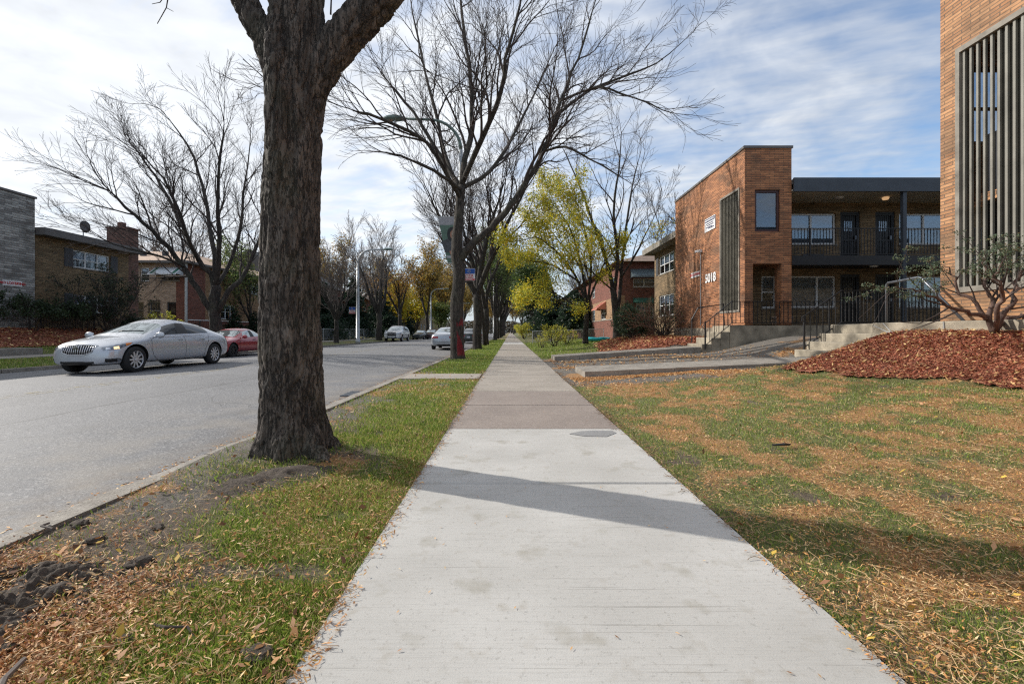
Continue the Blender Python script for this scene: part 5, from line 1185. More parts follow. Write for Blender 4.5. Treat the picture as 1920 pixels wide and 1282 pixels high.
# ---- shrubs
def shrub(seed,loc,Ht,Rr,label,group,nst=9,leaf=None,twig='twig',name='shrub',rmin=.006,dens=1.6,spread=.8,maxl=2,r0=.03,flat=0.0,lean=(0,0)):
    T=Tree(seed,rmin=rmin,up=.05,wig=.18,maxl=maxl,dens=dens,sides=(6,5,4,3,3),spread=.9); R=T.R; L=Vector(loc)
    for k in range(nst):
        a=2*math.pi*k/nst+R.uniform(-.4,.4); s=spread*R.uniform(.3,1); d=Vector((math.cos(a)*s+lean[0],math.sin(a)*s+lean[1],1)).normalized(); LL=math.hypot(Ht,Rr*s)*R.uniform(.6,.85)
        p0=L+Vector((math.cos(a)*r0*2,math.sin(a)*r0*2,-.05)); pts=[p0]; q=p0.copy()
        for i in range(5):
            d=(d+Vector((R.gauss(0,.16),R.gauss(0,.16),R.gauss(0,.1)-flat*i*.2))).normalized(); q=q+d*LL/5; pts.append(q.copy())
        T.guide(pts,[r0*(1-.16*i) for i in range(6)],0,True,LL,sides=7)
    o=thing(name,loc,label,'shrub',group); T.tr.build('stems',M['bark' if r0>.03 else twig],o,True); T.br.build('branches',M[twig],o)
    if leaf:
        n,size,cols,pr,zf,jit=leaf; tips=[t[0] for t in T.tips if t[0].z>L.z+Ht*zf]
        if tips:
            c=np.array([tips[i][:] for i in rng.integers(0,len(tips),n)])+rng.normal(0,jit,(n,3)); leafcards(c,size,cols,pr,'foliage',o)
    return o
EVG=[(.04,.085,.045),(.07,.12,.06),(.025,.05,.03),(.12,.13,.05)]
# contorted juniper by the slatted building
def juniper():
    Yj=7.45; T=Tree(101,rmin=.004,up=.03,wig=.22,maxl=2,dens=3.0,sides=(8,6,5,4,3),spread=1.0); g=lambda l:[P(a[0],a[1],Yj+(a[2] if len(a)>2 else 0)) for a in l]
    L=P(1862,618,Yj)
    T.guide(g([(1866,626),(1850,600),(1822,588),(1790,576,-.1),(1755,560,-.15),(1725,548,-.2),(1700,540,-.2),(1672,543,-.2)]),[.048,.042,.03,.024,.019,.014,.009,.005],1,True,1.6,f0=.35)
    T.guide(g([(1862,622),(1852,590,.1),(1860,560,.15),(1845,535,.2),(1850,505,.25),(1838,480,.3)]),[.045,.038,.03,.024,.016,.008],1,True,1.3)
    T.guide(g([(1866,622),(1880,590,-.1),(1898,565,-.15),(1905,530,-.1),(1925,500,-.1),(1940,480)]),[.045,.038,.032,.025,.018,.008],1,True,1.3)
    T.guide(g([(1864,622),(1885,600,.15),(1925,590,.2),(1980,570,.3),(2040,560,.3)]),[.045,.036,.028,.02,.008],1,True,1.5)
    T.guide(g([(1850,600),(1828,570,.1),(1800,545,.2),(1790,520,.25),(1770,500,.3)]),[.035,.03,.022,.015,.006],1,True,1.1)
    T.guide(g([(1866,622),(1872,585,-.3),(1880,550,-.4),(1865,520,-.45),(1880,490,-.5)]),[.04,.033,.026,.018,.008],1,True,1.2)
    o=thing('juniper_shrub',tuple(L),'contorted reddish-brown juniper with sparse green sprays by the slatted brick building','shrub','junipers')
    T.tr.build('stems',simple('reddish_juniper_bark',(.12,.075,.06),.9,.45,14,bump=.01),o,True); T.br.build('branches',M['twig'],o)
    def ok(p):
        px=CX+p.x/p.y*F; py=HY-(p.z-H)/p.y*F
        return py<525 or px<1760 and py<555
    tips=[t[0] for t in T.tips if t[0].z>1.95 or (t[0].x<7.15 and t[0].z>1.6)]
    n=5200; c=np.array([tips[i][:] for i in rng.integers(0,len(tips),n)])+rng.normal(0,.04,(n,3))*np.array([1.2,1,.6])
    leafcards(c,.017,[(.09,.14,.08),(.15,.19,.11),(.06,.09,.06),(.22,.17,.09)],[.4,.3,.2,.1],'foliage',o)
juniper()
zj=float(h_right(8.0,24.3))
shrub(103,(7.6,22.6,zj),1.7,1.9,'dense twiggy brown juniper against the wing of building 5018','junipers',20,(1500,.045,EVG,[.35,.25,.2,.2],.25,.08),'twig_rust',rmin=.007,dens=2.2,spread=1.1,r0=.035,flat=.25)
shrub(104,(6.4,24.2,float(h_right(6.4,24.2))),1.3,1.1,'dark green juniper bush left of the twiggy one','junipers',11,(7000,.05,EVG,[.4,.2,.3,.1],.05,.12),'twig',rmin=.007,dens=1.8,r0=.025)
yb=[(.55,.50,.06),(.62,.56,.10),(.35,.40,.07)]
shrub(105,(3.0,31,float(h_right(3.0,31))),1.25,.7,'yellow-leaved bush on the right lawn','yellow bushes',9,(1500,.05,yb,[.4,.3,.3],.15,.06),'twig',dens=1.5)
shrub(106,(4.1,33,float(h_right(4.1,33))),1.0,.6,'small yellow bush right of the larger one','yellow bushes',6,(500,.05,yb,[.4,.3,.3],.15,.06),'twig',dens=1.2)
shrub(107,(1.9,62,.1),1.8,.9,'round yellow hedge bush at the end of the sidewalk','yellow bushes',10,(2600,.09,yb,[.5,.2,.3],.05,.15),'twig',rmin=.012,dens=1.2)
shrub(108,(4.6,52,.2),1.8,1.8,'brown-green hedge behind the wire fence','hedges',12,(5000,.08,[(.12,.12,.05),(.10,.15,.05),(.22,.12,.06)],[.4,.3,.3],.05,.15),'twig',rmin=.012,dens=1.1)
shrub(109,(2.0,29.4,float(h_right(2.0,29.4))),.7,.35,'spindly seedling on the right lawn','yellow bushes',4,(160,.04,yb,[.3,.3,.4],.2,.04),'twig',dens=1.2)
# leggy clipped shrubs across the street
for i,(y,lb) in enumerate(((17.0,'leggy flat-topped shrub cut by the left picture edge'),(18.9,'leggy flat-topped shrub under the NO LOITERING sign'),(20.9,'leggy shrub just left of the iron fence'),(22.4,'leggy shrub inside the iron fence, left one'),(23.6,'leggy shrub inside the iron fence, right one'))):
    shrub(110+i,(-21.9,y,1.0),1.35,1.3,lb,'leggy shrubs',8,(2600,.05,[(.03,.055,.02),(.05,.08,.03),(.02,.035,.015)],[.4,.3,.3],.55,.08),'twig',rmin=.008,dens=1.5,spread=.9,r0=.028)
shrub(120,(-21.3,24.2,1.0),2.9,.8,'tall dark yew with upright stems against the olive wall','yews across the street',12,(3600,.055,[(.02,.04,.025),(.035,.06,.03),(.05,.06,.035)],[.4,.3,.3],.3,.1),'twig',rmin=.009,dens=1.5,spread=.55,r0=.05)
shrub(121,(-21.6,26.2,.95),.9,.8,'low dark bush by the corner of the olive wing','yews across the street',8,(2500,.05,[(.02,.04,.025),(.035,.06,.03)],[.5,.5],.0,.1),'twig',rmin=.008,dens=1.4)
shrub(122,(-21.4,28.0,.8),1.5,.4,'small yellow-green sapling beside the olive wing','yews across the street',4,(600,.05,yb,[.3,.2,.5],.2,.06),'twig',dens=1.4)
# ---------------------------------------------------------------- fences
def iron_fence(label,a,c,h,sp,name='iron_fence',m='black',grp='fences'):
    a=Vector(a); c=Vector(c); o=thing(name,tuple(a),label,'fence',grp); L=(c-a).length; n=int(L/sp); up=Vector((0,0,1)); b=MB()
    for i in range(n+1): p=a.lerp(c,i/n); b.bar(p+up*.05,p+up*h,.018)
    b.bar(a+up*.15,c+up*.15,.035); b.bar(a+up*(h-.15),c+up*(h-.15),.035); b.build('picket_panel',M[m],o)
    k=max(1,int(L/2.3))
    for i in range(k+1): b=MB(); p=a.lerp(c,i/k); b.bar(p-up*.1,p+up*(h+.08),.06); b.build('post',M[m],o)
    return o
iron_fence('black iron picket fence in front of the olive brick wing',(-22.5,21.8,1.0),(-22.5,24.6,1.0),1.42,.13)
iron_fence('short black iron fence by the tan house door',(-24.2,31.5,.75),(-21.5,31.5,.75),1.0,.14)
def chainmat():
    t=NT('chain_link_mesh'); g=t.pos(); s=t.n('ShaderNodeSeparateXYZ',{0:g}); u=t.math('ADD',s.outputs[0],s.outputs[1])
    a=t.math('PINGPONG',t.math('ADD',u,s.outputs[2]),.03); c=t.math('PINGPONG',t.math('SUBTRACT',u,s.outputs[2]),.03)
    m=t.math('LESS_THAN',t.math('MINIMUM',a,c),.0045); bs=t.bsdf((.36,.38,.38,1),.45,Metallic=.4); tr=t.n('ShaderNodeBsdfTransparent')
    mx=t.n('ShaderNodeMixShader'); t.put(mx,0,m); t.put(mx,1,tr); t.put(mx,2,bs); t.put(t.out,0,mx); return t.mat
M['chain']=chainmat()
def chain(label,a,c,h,n):
    a=Vector(a); c=Vector(c); o=thing('chain_link_fence',tuple(a),label,'fence','fences'); up=Vector((0,0,1))
    b=MB(); b.quad(a+up*.02,c+up*.02,c+up*h,a+up*h); b.build('mesh_panel',M['chain'],o)
    b=MB(); b.tube([a+up*h,c+up*h],.022,6); b.build('top_rail',M['galv'],o)
    for i in range(n+1): b=MB(); p=a.lerp(c,i/n); b.tube([p-up*.1,p+up*(h+.05)],.03,6); b.build('post',M['galv'],o)
chain('chain-link fence with pale rail in front of the dark evergreens',(-18.7,43,.2),(-18.7,68,.25),1.15,10)
chain('rusty low wire fence crossing the right lawn',(1.9,39,.1),(8,39,.3),1.0,4)
b=MB(); b.bar((1.22,35.5,0),(1.22,35.5,1.15),.05,.03); tag(b.build('fence_post',M['awning_green']),'thin green metal post beside the sidewalk','post')
# folded turquoise pool on the lawn
z=float(h_right(5.7,29)); b=MB(); b.lathe([(0,.02),(.45,.02),(.62,.1),(.66,.22),(.62,.26),(.55,.16),(.4,.08),(0,.07)],(5.55,29,z),26)
b.v=[(v[0]+.25*(v[0]-5.55)+.06*noise.noise(Vector(v)*3),v[1],v[2]+.05*noise.noise(Vector(v)*2.5)) for v in b.v]
tag(b.build('paddling_pool',M['turq'],None,True),'turquoise plastic paddling pool on the lawn between the two trees','paddling pool')
# ---------------------------------------------------------------- street lamps
def street_lamp(loc,Ht,arm,dirx,label,pr=.11,banner=False,broken=False):
    o=thing('street_lamp',loc,label,'street lamp','street lamps'); L=Vector(loc)
    b=MB(); b.tube([L+Vector((0,0,-.1)),L+Vector((0,0,.25)),L+Vector((0,0,.26)),L+Vector((0,0,Ht*.5)),L+Vector((0,0,Ht-1.3))],[pr*1.35,pr*1.3,pr,pr*.85,pr*.62],14)
    b.build('pole',M['galv'],o,True)
    pts=[]; 
    for k in range(9): t=k/8*math.pi/2; pts.append(L+Vector((dirx*(1-math.cos(t))*1.3,0,Ht-1.3+math.sin(t)*1.25)))
    pts.append(L+Vector((dirx*arm,0,Ht))); b=MB(); b.tube(pts,[pr*.62-.003*k for k in range(len(pts))],10); b.build('arm',M['lampgreen'] if broken else M['galv'],o,True)
    hx=L+Vector((dirx*(arm+.3),0,Ht-.02)); b=MB(); n=14; prof=[(-.52,.04),(-.46,.12),(-.24,.20),(0,.22),(.26,.17),(.44,.08),(.5,.04)]
    for i,(u,r) in enumerate(prof):
        for k in range(n): a=2*math.pi*k/n; b.v.append(tuple(hx+Vector((-dirx*u,math.cos(a)*r,math.sin(a)*r*(.75 if math.sin(a)>0 else .35)))))
    for i in range(len(prof)-1):
        for k in range(n): k2=(k+1)%n; b.f.append((i*n+k,i*n+k2,(i+1)*n+k2,(i+1)*n+k)); b.m.append(0)
    b.f.append(tuple(range(n))); b.m.append(0); b.f.append(tuple((len(prof)-1)*n+k for k in range(n))); b.m.append(0)
    hd=b.build('lamp_head',M['lampgreen'],o,True)
    if broken:
        b=MB(); c=hx+Vector((dirx*.0,0,-.06)); R_=.0
        for k in range(5):
            pass
        arc=[c+Vector((-dirx*(.02-.10*math.sin(t)),0,-.62*t/1.6)) for t in [i*.2 for i in range(9)]]
        for i in range(len(arc)-1): b.bar(arc[i],arc[i+1],.15-.012*i,.03)
        b.build('hanging_lens',M['galv'],hd)
        b=MB(); b.lathe([(0,-.075),(.10,-.07),(.13,-.045)],tuple(hx+Vector((dirx*.15,0,0))),12); b.build('lens',M['barrel'],hd)
    else:
        b=MB(); b.lathe([(0,-.11),(.08,-.10),(.13,-.04)],tuple(hx),12); b.build('lens',M['glass'],hd)
    return o
lp=street_lamp((-2.07,19.0,0),9.95,2.45,-1,'grey lamp post behind the red-painted tree with a banner and a broken hanging lamp lens',.12,True,True)
street_lamp((-14.35,42.8,.05),8.75,2.5,1,'pale curved-arm lamp post across the street by the chain-link fence',.17)
far=street_lamp((-2.1,58,0),9.9,2.5,-1,'distant lamp post beyond the fourth street tree',.13)
c=copy_tree(far); c.location=(-2.1,98,0); c['label']='farthest lamp post on the near kerb'
c=copy_tree(bpy.data.objects['street_lamp.001']); c.location=(-14.35,82,.05); c['label']='lamp post across the street beyond the yellow tree'
c=copy_tree(bpy.data.objects['street_lamp.001']); c.location=(-14.35,124,.05); c['label']='small lamp post far across the street near its end'
# banner with a portrait of a generic dark-haired woman in a grey jacket
def pl(b,cx,cz,y,pts,m): b.add([(cx+x,y,cz+z) for x,z in pts],[tuple(range(len(pts)))],m)
bn=thing('street_banner',(-2.55,18.95,5.2),'tapered street banner picturing a smiling dark-haired woman in a grey jacket','banner')
yb_=18.97; cx=-2.62
b=MB()
zt,zb=5.82,3.92
b.add([(-3.03,yb_,zt),(-2.13,yb_,zt),(-2.13,yb_,zb),(-2.62,yb_,zb),(-3.03,yb_+.012,zt),(-2.13,yb_+.012,zt),(-2.13,yb_+.012,zb),(-2.62,yb_+.012,zb)],[(3,2,1,0),(4,5,6,7),(0,1,5,4),(1,2,6,5),(2,3,7,6),(3,0,4,7)]); b.build('cloth',simple('banner_green',(.10,.17,.13),.6,.2,3),bn)
b=MB(); b.add([(-3.026,yb_-.004,zt-.003),(-2.13,yb_-.004,zt-.003),(-2.13,yb_-.004,5.50),(-2.955,yb_-.004,5.50)],[(3,2,1,0)]); b.build('heading_band',simple('banner_grey',(.33,.33,.35),.6,.2,12),bn)
b=MB(); y=yb_-.008
ell=lambda cx_,cz_,rx,rz,n=20:[(cx_+rx*math.cos(2*math.pi*k/n),y,cz_+rz*math.sin(2*math.pi*k/n)) for k in range(n)]
b.add(ell(-2.44,5.12,.20,.30),[tuple(range(20))]); b.build('hair_print',M['carblack'],bn)
y-=.004; b=MB(); b.add(ell(-2.40,5.10,.115,.18),[tuple(range(20))]); b.build('face_print',simple('printed_skin',(.33,.17,.11),.6,.1,20),bn)
y-=.002; b=MB(); b.add([( -2.46,y,5.01),(-2.42,y,4.985),(-2.37,y,4.985),(-2.34,y,5.01),(-2.40,y,5.0)],[(0,1,2,3,4)]); b.add(ell(-2.445,5.14,.016,.01,8),[tuple(range(8))]); b.add(ell(-2.36,5.14,.016,.01,8),[tuple(range(8))]); b.build('smile_print',M['sign_white'],bn)
y=yb_-.006; b=MB(); b.add([(-2.88,y,4.80),(-2.62,y,4.93),(-2.45,y,4.86),(-2.3,y,4.9),(-2.13,y,4.85),(-2.13,y,4.35),(-2.72,y,4.35)],[(0,6,5,4,3,2,1)]); b.build('jacket_print',simple('printed_jacket',(.06,.065,.075),.6,.3,8),bn)
y-=.003; b=MB(); b.add([(-2.55,y,4.42),(-2.2,y,4.42),(-2.22,y,4.28),(-2.5,y,4.26)],[(0,1,2,3)]); b.build('hands_print',simple('printed_hands',(.38,.2,.14),.6,.1,20),bn)
b=MB(); b.add([(-2.66,y,4.22),(-2.14,y,4.22),(-2.14,y,4.12),(-2.64,y,4.12)],[(0,1,2,3)]); b.build('caption_print',simple('printed_grey',(.4,.42,.44),.6,.3,30),bn)
b=MB(); b.tube([(-2.07,18.99,5.84),(-3.06,18.99,5.84)],.018,8); b.tube([(-2.07,18.99,3.90),(-2.66,18.99,3.90)],.018,8); b.build('bracket',M['galv'],bn)
# snow-route sign: blue band with snowflake over red lettering
def snow_sign(loc,w,h,label,face=-1):
    o=thing('street_sign',loc,label,'sign','snow route signs'); x,y,z=loc
    b=MB(); b.box(x-w/2,x+w/2,y,y+.006,z,z+h); b.build('plate',M['sign_white'],o)
    b=MB(); b.box(x-w/2+.012,x+w/2-.012,y-.004,y-.001,z+h*.56,z+h-.012); b.build('blue_band',M['sign_blue'],o)
    b=MB(); c=Vector((x,y-.008,z+h*.77)); r=h*.155
    for k in range(3):
        a=math.pi/2+k*math.pi/3; d=Vector((math.cos(a),0,math.sin(a))); n=Vector((-math.sin(a),0,math.cos(a)))
        b.bar(c-d*r,c+d*r,.016,.004)
        for s in (-1,1):
            for q in (-1,1): b.bar(c+d*s*r*.5,c+d*s*r*.9+n*q*r*.35,.011,.004)
    b.build('snowflake',M['sign_white'],o)
    b=MB(); b.box(x-w/2+.012,x+w/2-.012,y-.004,y-.001,z+.01,z+h*.15); b.build('red_band',M['sign_red'],o)
    t=lambda s,zz,sz,m: text_obj('lettering',s,sz,M[m],o,(x,y-.007,zz),(1,0,0),(0,0,1),.002,bold=.0015)
    t('3 AM TO 7 AM',z+h*.49,h*.10,'sign_red'); t('DEC 1 TO APR 1',z+h*.37,h*.12,'sign_red'); t('NO PARKING',z+h*.245,h*.12,'sign_red'); t('TOW  ZONE',z+h*.08,h*.10,'sign_white')
    b=MB(); b.box(x-w/2,x-w/2+.02,y+.006,y+.03,z+.05,z+h-.05); b.build('bracket',M['galv'],o)
snow_sign((-1.72,18.92,3.18),.50,.50,'blue, white and red snow-route parking sign just right of the red-painted trunk')
snow_sign((-14.85,42.7,2.75),.6,.62,'snow-route parking sign on the lamp post across the street')
# ---------------------------------------------------------------- vehicles
def subdiv_body(b,lev):
    me=bpy.data.meshes.new('t'); me.from_pydata(b.v,[],b.f); me.polygons.foreach_set('material_index',b.m)
    for i in range(5): me.materials.append(None)
    bm=bmesh.new(); bm.from_mesh(me); bmesh.ops.recalc_face_normals(bm,faces=bm.faces); bm.to_mesh(me); bm.free()
    o=bpy.data.objects.new('t',me); COL.objects.link(o); s=o.modifiers.new('s','SUBSURF'); s.levels=lev; s.render_levels=lev
    dg=bpy.context.evaluated_depsgraph_get(); dg.update(); r=bpy.data.meshes.new_from_object(o.evaluated_get(dg)); o.modifiers.clear()
    o.data=r; return o
def car(S):
    """S: stations, paint, wheels ...; local axes: +x forward, z up; root at ground centre"""
    root=thing(S.get('name','parked_car'),(0,0,0),S['label'],S.get('cat','car'),S.get('group'))
    st=S['st']; b=MB(); NR=16
    for (xl,w,zb,z4,x5,z5,w5,x6,z6,w6,x8,z8) in st:
        half=[(xl,0,zb),(xl,w*.82,zb),(xl,w*.965,zb+.07),(xl,w,(zb+z4)*.5),((xl+x5)/2,w*.985,z4),(x5,w5,z5),(x6,w6,z6),(x8*.6+x6*.4,w6*.55,z8*.85+z6*.15),(x8,0,z8)]
        ring=half+[(x,-y,z) for x,y,z in half[7:0:-1]]; b.v.extend(ring)
    n=len(st); gw,gr,pw=S['wind'],S['rear'],S['side']
    for i in range(n-1):
        for j in range(NR):
            j2=(j+1)%NR; seg=j if j<8 else 15-j; m=0
            if seg in (6,7) and i==gw: m=1
            elif seg in (6,7) and i==gr: m=1
            elif seg==5 and i in pw: m=2
            elif seg==5 and i in S.get('pillar',()): m=3
            elif seg in (0,): m=3
            b.f.append((i*NR+j,i*NR+j2,(i+1)*NR+j2,(i+1)*NR+j)); b.m.append(m)
    for i,fl in ((0,False),(n-1,True)):
        c=len(b.v); r=[b.v[i*NR+j] for j in range(NR)]; b.v.append((sum(v[0] for v in r)/NR+(.03 if i==0 else -.03),0,sum(v[2] for v in r)/NR))
        for j in range(NR): b.f.append((i*NR+j,i*NR+(j+1)%NR,c)); b.m.append(0)
    o=subdiv_body(b,S.get('lev',3))
    wr=S['wr']; ax=S['axles']
    cut=MB()
    for xa in ax:
        for s in (-1,1):
            nn=28; cb=len(cut.v); y0,y1=s*(S['hw']-.26),s*(S['hw']+.3)
            for yy in (y0,y1):
                for k in range(nn): a=2*math.pi*k/nn; cut.v.append((xa+(wr+.055)*math.cos(a),yy,wr+.01+(wr+.055)*math.sin(a)))
            for k in range(nn): k2=(k+1)%nn; cut.f.append((cb+k,cb+k2,cb+nn+k2,cb+nn+k)); cut.m.append(0)
            cut.f.append(tuple(cb+k for k in range(nn))[::-1]); cut.f.append(tuple(cb+nn+k for k in range(nn))); cut.m+= [0,0]
    me=bpy.data.meshes.new('c'); me.from_pydata(cut.v,[],cut.f); bm=bmesh.new(); bm.from_mesh(me); bmesh.ops.recalc_face_normals(bm,faces=bm.faces); bm.to_mesh(me); bm.free()
    co=bpy.data.objects.new('c',me); COL.objects.link(co); md=o.modifiers.new('b','BOOLEAN'); md.operation='DIFFERENCE'; md.object=co; md.solver='EXACT'
    dg=bpy.context.evaluated_depsgraph_get(); dg.update(); me=bpy.data.meshes.new_from_object(o.evaluated_get(dg)); bpy.data.objects.remove(o); bpy.data.objects.remove(co)
    V=[v.co.copy() for v in me.vertices]; bvh=BVHTree.FromPolygons(V,[tuple(p.vertices) for p in me.polygons])
    groups={}
    for p in me.polygons:
        c=p.center; m=p.material_index
        for xa in ax:
            if abs(math.hypot(c.x-xa,c.z-wr-.01)-(wr+.055))<.012 and abs(p.normal.y)<.5 and abs(c.y)<S['hw']+.05: m=3
            if math.hypot(c.x-xa,c.z-wr-.01)<wr+.05 and abs(abs(c.y)-(S['hw']-.26))<.01: m=3
        if m==1: key=('windshield' if c.x>0 else 'rear_window','windscreen')
        elif m==2: key=('side_window',('L' if c.y>0 else 'R')+('F' if c.x>S['bp'] else 'B'))
        elif m==3: key=('underbody','')
        else: key=('body','')
        groups.setdefault(key,[]).append(p)
    for (nm,k),ps in groups.items():
        idx={}; vs=[]; fs=[]
        for p in ps:
            f=[]
            for vi in p.vertices:
                if vi not in idx: idx[vi]=len(vs); vs.append(V[vi])
                f.append(idx[vi])
            fs.append(tuple(f))
        q=MB(); q.v=[tuple(v) for v in vs]; q.f=fs; q.m=[0]*len(fs)
        q.build(nm,M[{'body':S['paint'],'windshield':'windscreen','rear_window':S.get('rearglass','carglass'),'side_window':'carglass','underbody':'carblack'}[nm]],root,True)
    for xa in ax:
        for s in (-1,1):
            hw=S['hw']-.02; tw=.21; c=(xa,0,wr)
            b=MB(); ys=s*hw
            prof=[(wr*.66,0),(wr*.70,0),(wr*.93,.0),(wr*.985,-.02),(wr,-.05),(wr,-tw+.05),(wr*.97,-tw+.02),(wr*.66,-tw)]
            b.lathe([(r,ys+s*h) for r,h in prof],(xa,0,wr),32,'y'); wh=b.build('wheel',M['rubber'],root,True,True)
            b=MB(); rr=wr*.68
            b.lathe([(rr,ys-s*.005),(rr*.93,ys-s*.02),(rr*.9,ys-s*.09),(rr*.2,ys-s*.11)],(xa,0,wr),28,'y',1)
            ns=S.get('spokes',10)
            for k in range(ns):
                a=2*math.pi*k/ns
                d=Vector((math.cos(a),0,math.sin(a))); e=Vector((-math.sin(a),0,math.cos(a))); C=Vector((xa,ys-s*.025,wr)); wI,wO=rr*.10,rr*S.get('sw',.17)
                b.add([C+d*rr*.12-e*wI,C+d*rr*.12+e*wI,C+d*rr*.95+e*wO,C+d*rr*.95-e*wO],[(0,1,2,3)],0); b.add([C+d*rr*.12-e*wI-Vector((0,s*.03,0)),C+d*rr*.95-e*wO-Vector((0,s*.03,0)),C+d*rr*.95-e*wO,C+d*rr*.12-e*wI],[(0,1,2,3)],0)
            b.lathe([(rr*.2,ys-s*.03),(rr*.18,ys-s*.012),(0,ys-s*.008)],(xa,0,wr),16,'y',0); b.lathe([(rr*1.01,ys-s*.002),(rr*.93,ys-s*.01),(rr*.92,ys-s*.03)],(xa,0,wr),28,'y',0)
            b.build('rim',[M[S.get('rim','rim')],M['carblack']],wh,False,True)
    def hit(p,d):
        p=Vector(p); d=Vector(d).normalized(); h=bvh.ray_cast(p-d*2.5,d,6)
        if h[0] is None: h=bvh.find_nearest(p)
        return h[0]
    def patch(name,pts,d,mat,off=.006,rings=4,sub=3,parent=None):
        pts=[Vector(p) for p in pts]; P_=[]
        for i,p in enumerate(pts):
            for k in range(sub): P_.append(p.lerp(pts[(i+1)%len(pts)],k/sub))
        c=sum(P_,Vector())/len(P_); dn=Vector(d).normalized(); b=MB(); m=len(P_)
        b.v.append(tuple(hit(c,d)-dn*off))
        for r in range(1,rings+1):
            for p in P_: b.v.append(tuple(hit(c.lerp(p,r/rings),d)-dn*off*(1 if r<rings else .3)))
        for k in range(m): b.f.append((0,1+k,1+(k+1)%m)); b.m.append(0)
        for r in range(rings-1):
            for k in range(m): k2=(k+1)%m; a=1+r*m; e=1+(r+1)*m; b.f.append((a+k,e+k,e+k2,a+k2)); b.m.append(0)
        return b.build(name,M[mat],parent or root,True,True)
    def strip(name,pts,d,w,mat,off=.004,parent=None,n=6):
        pts=[Vector(p) for p in pts]; b=MB(); q=[]
        for i in range(len(pts)-1):
            for k in range(n): q.append(pts[i].lerp(pts[i+1],k/n))
        q.append(pts[-1]); dn=Vector(d).normalized(); h=[hit(p,d)-dn*off for p in q]
        b.tube(h,w/2,5); return b.build(name,M[mat],parent or root,True)
    S['extra'](root,patch,strip,hit) if S.get('extra') else None
    return root
def mirror(root,x,y,z,s,mat,sz=1.0):
    b=MB(); n=12
    for i,(u,r) in enumerate(((-.10,.02),(-.08,.06),(0,.085),(.08,.07),(.12,.02))):
        for k in range(n): a=2*math.pi*k/n; b.v.append((x+.05*math.cos(a)*sz*(r/.085),y+s*(u+.1)*sz,z+math.sin(a)*r*sz))
    for i in range(4):
        for k in range(n): k2=(k+1)%n; b.f.append((i*n+k,i*n+k2,(i+1)*n+k2,(i+1)*n+k)); b.m.append(0)
    b.tube([(x,y-s*.08,z-.05),(x,y+s*.06,z-.04)],.02,6); b.build('side_mirror',M[mat],root,True,True)
def bx(root,name,mat,*a):
    b=MB(); b.box(*a); return b.build(name,M[mat],root)
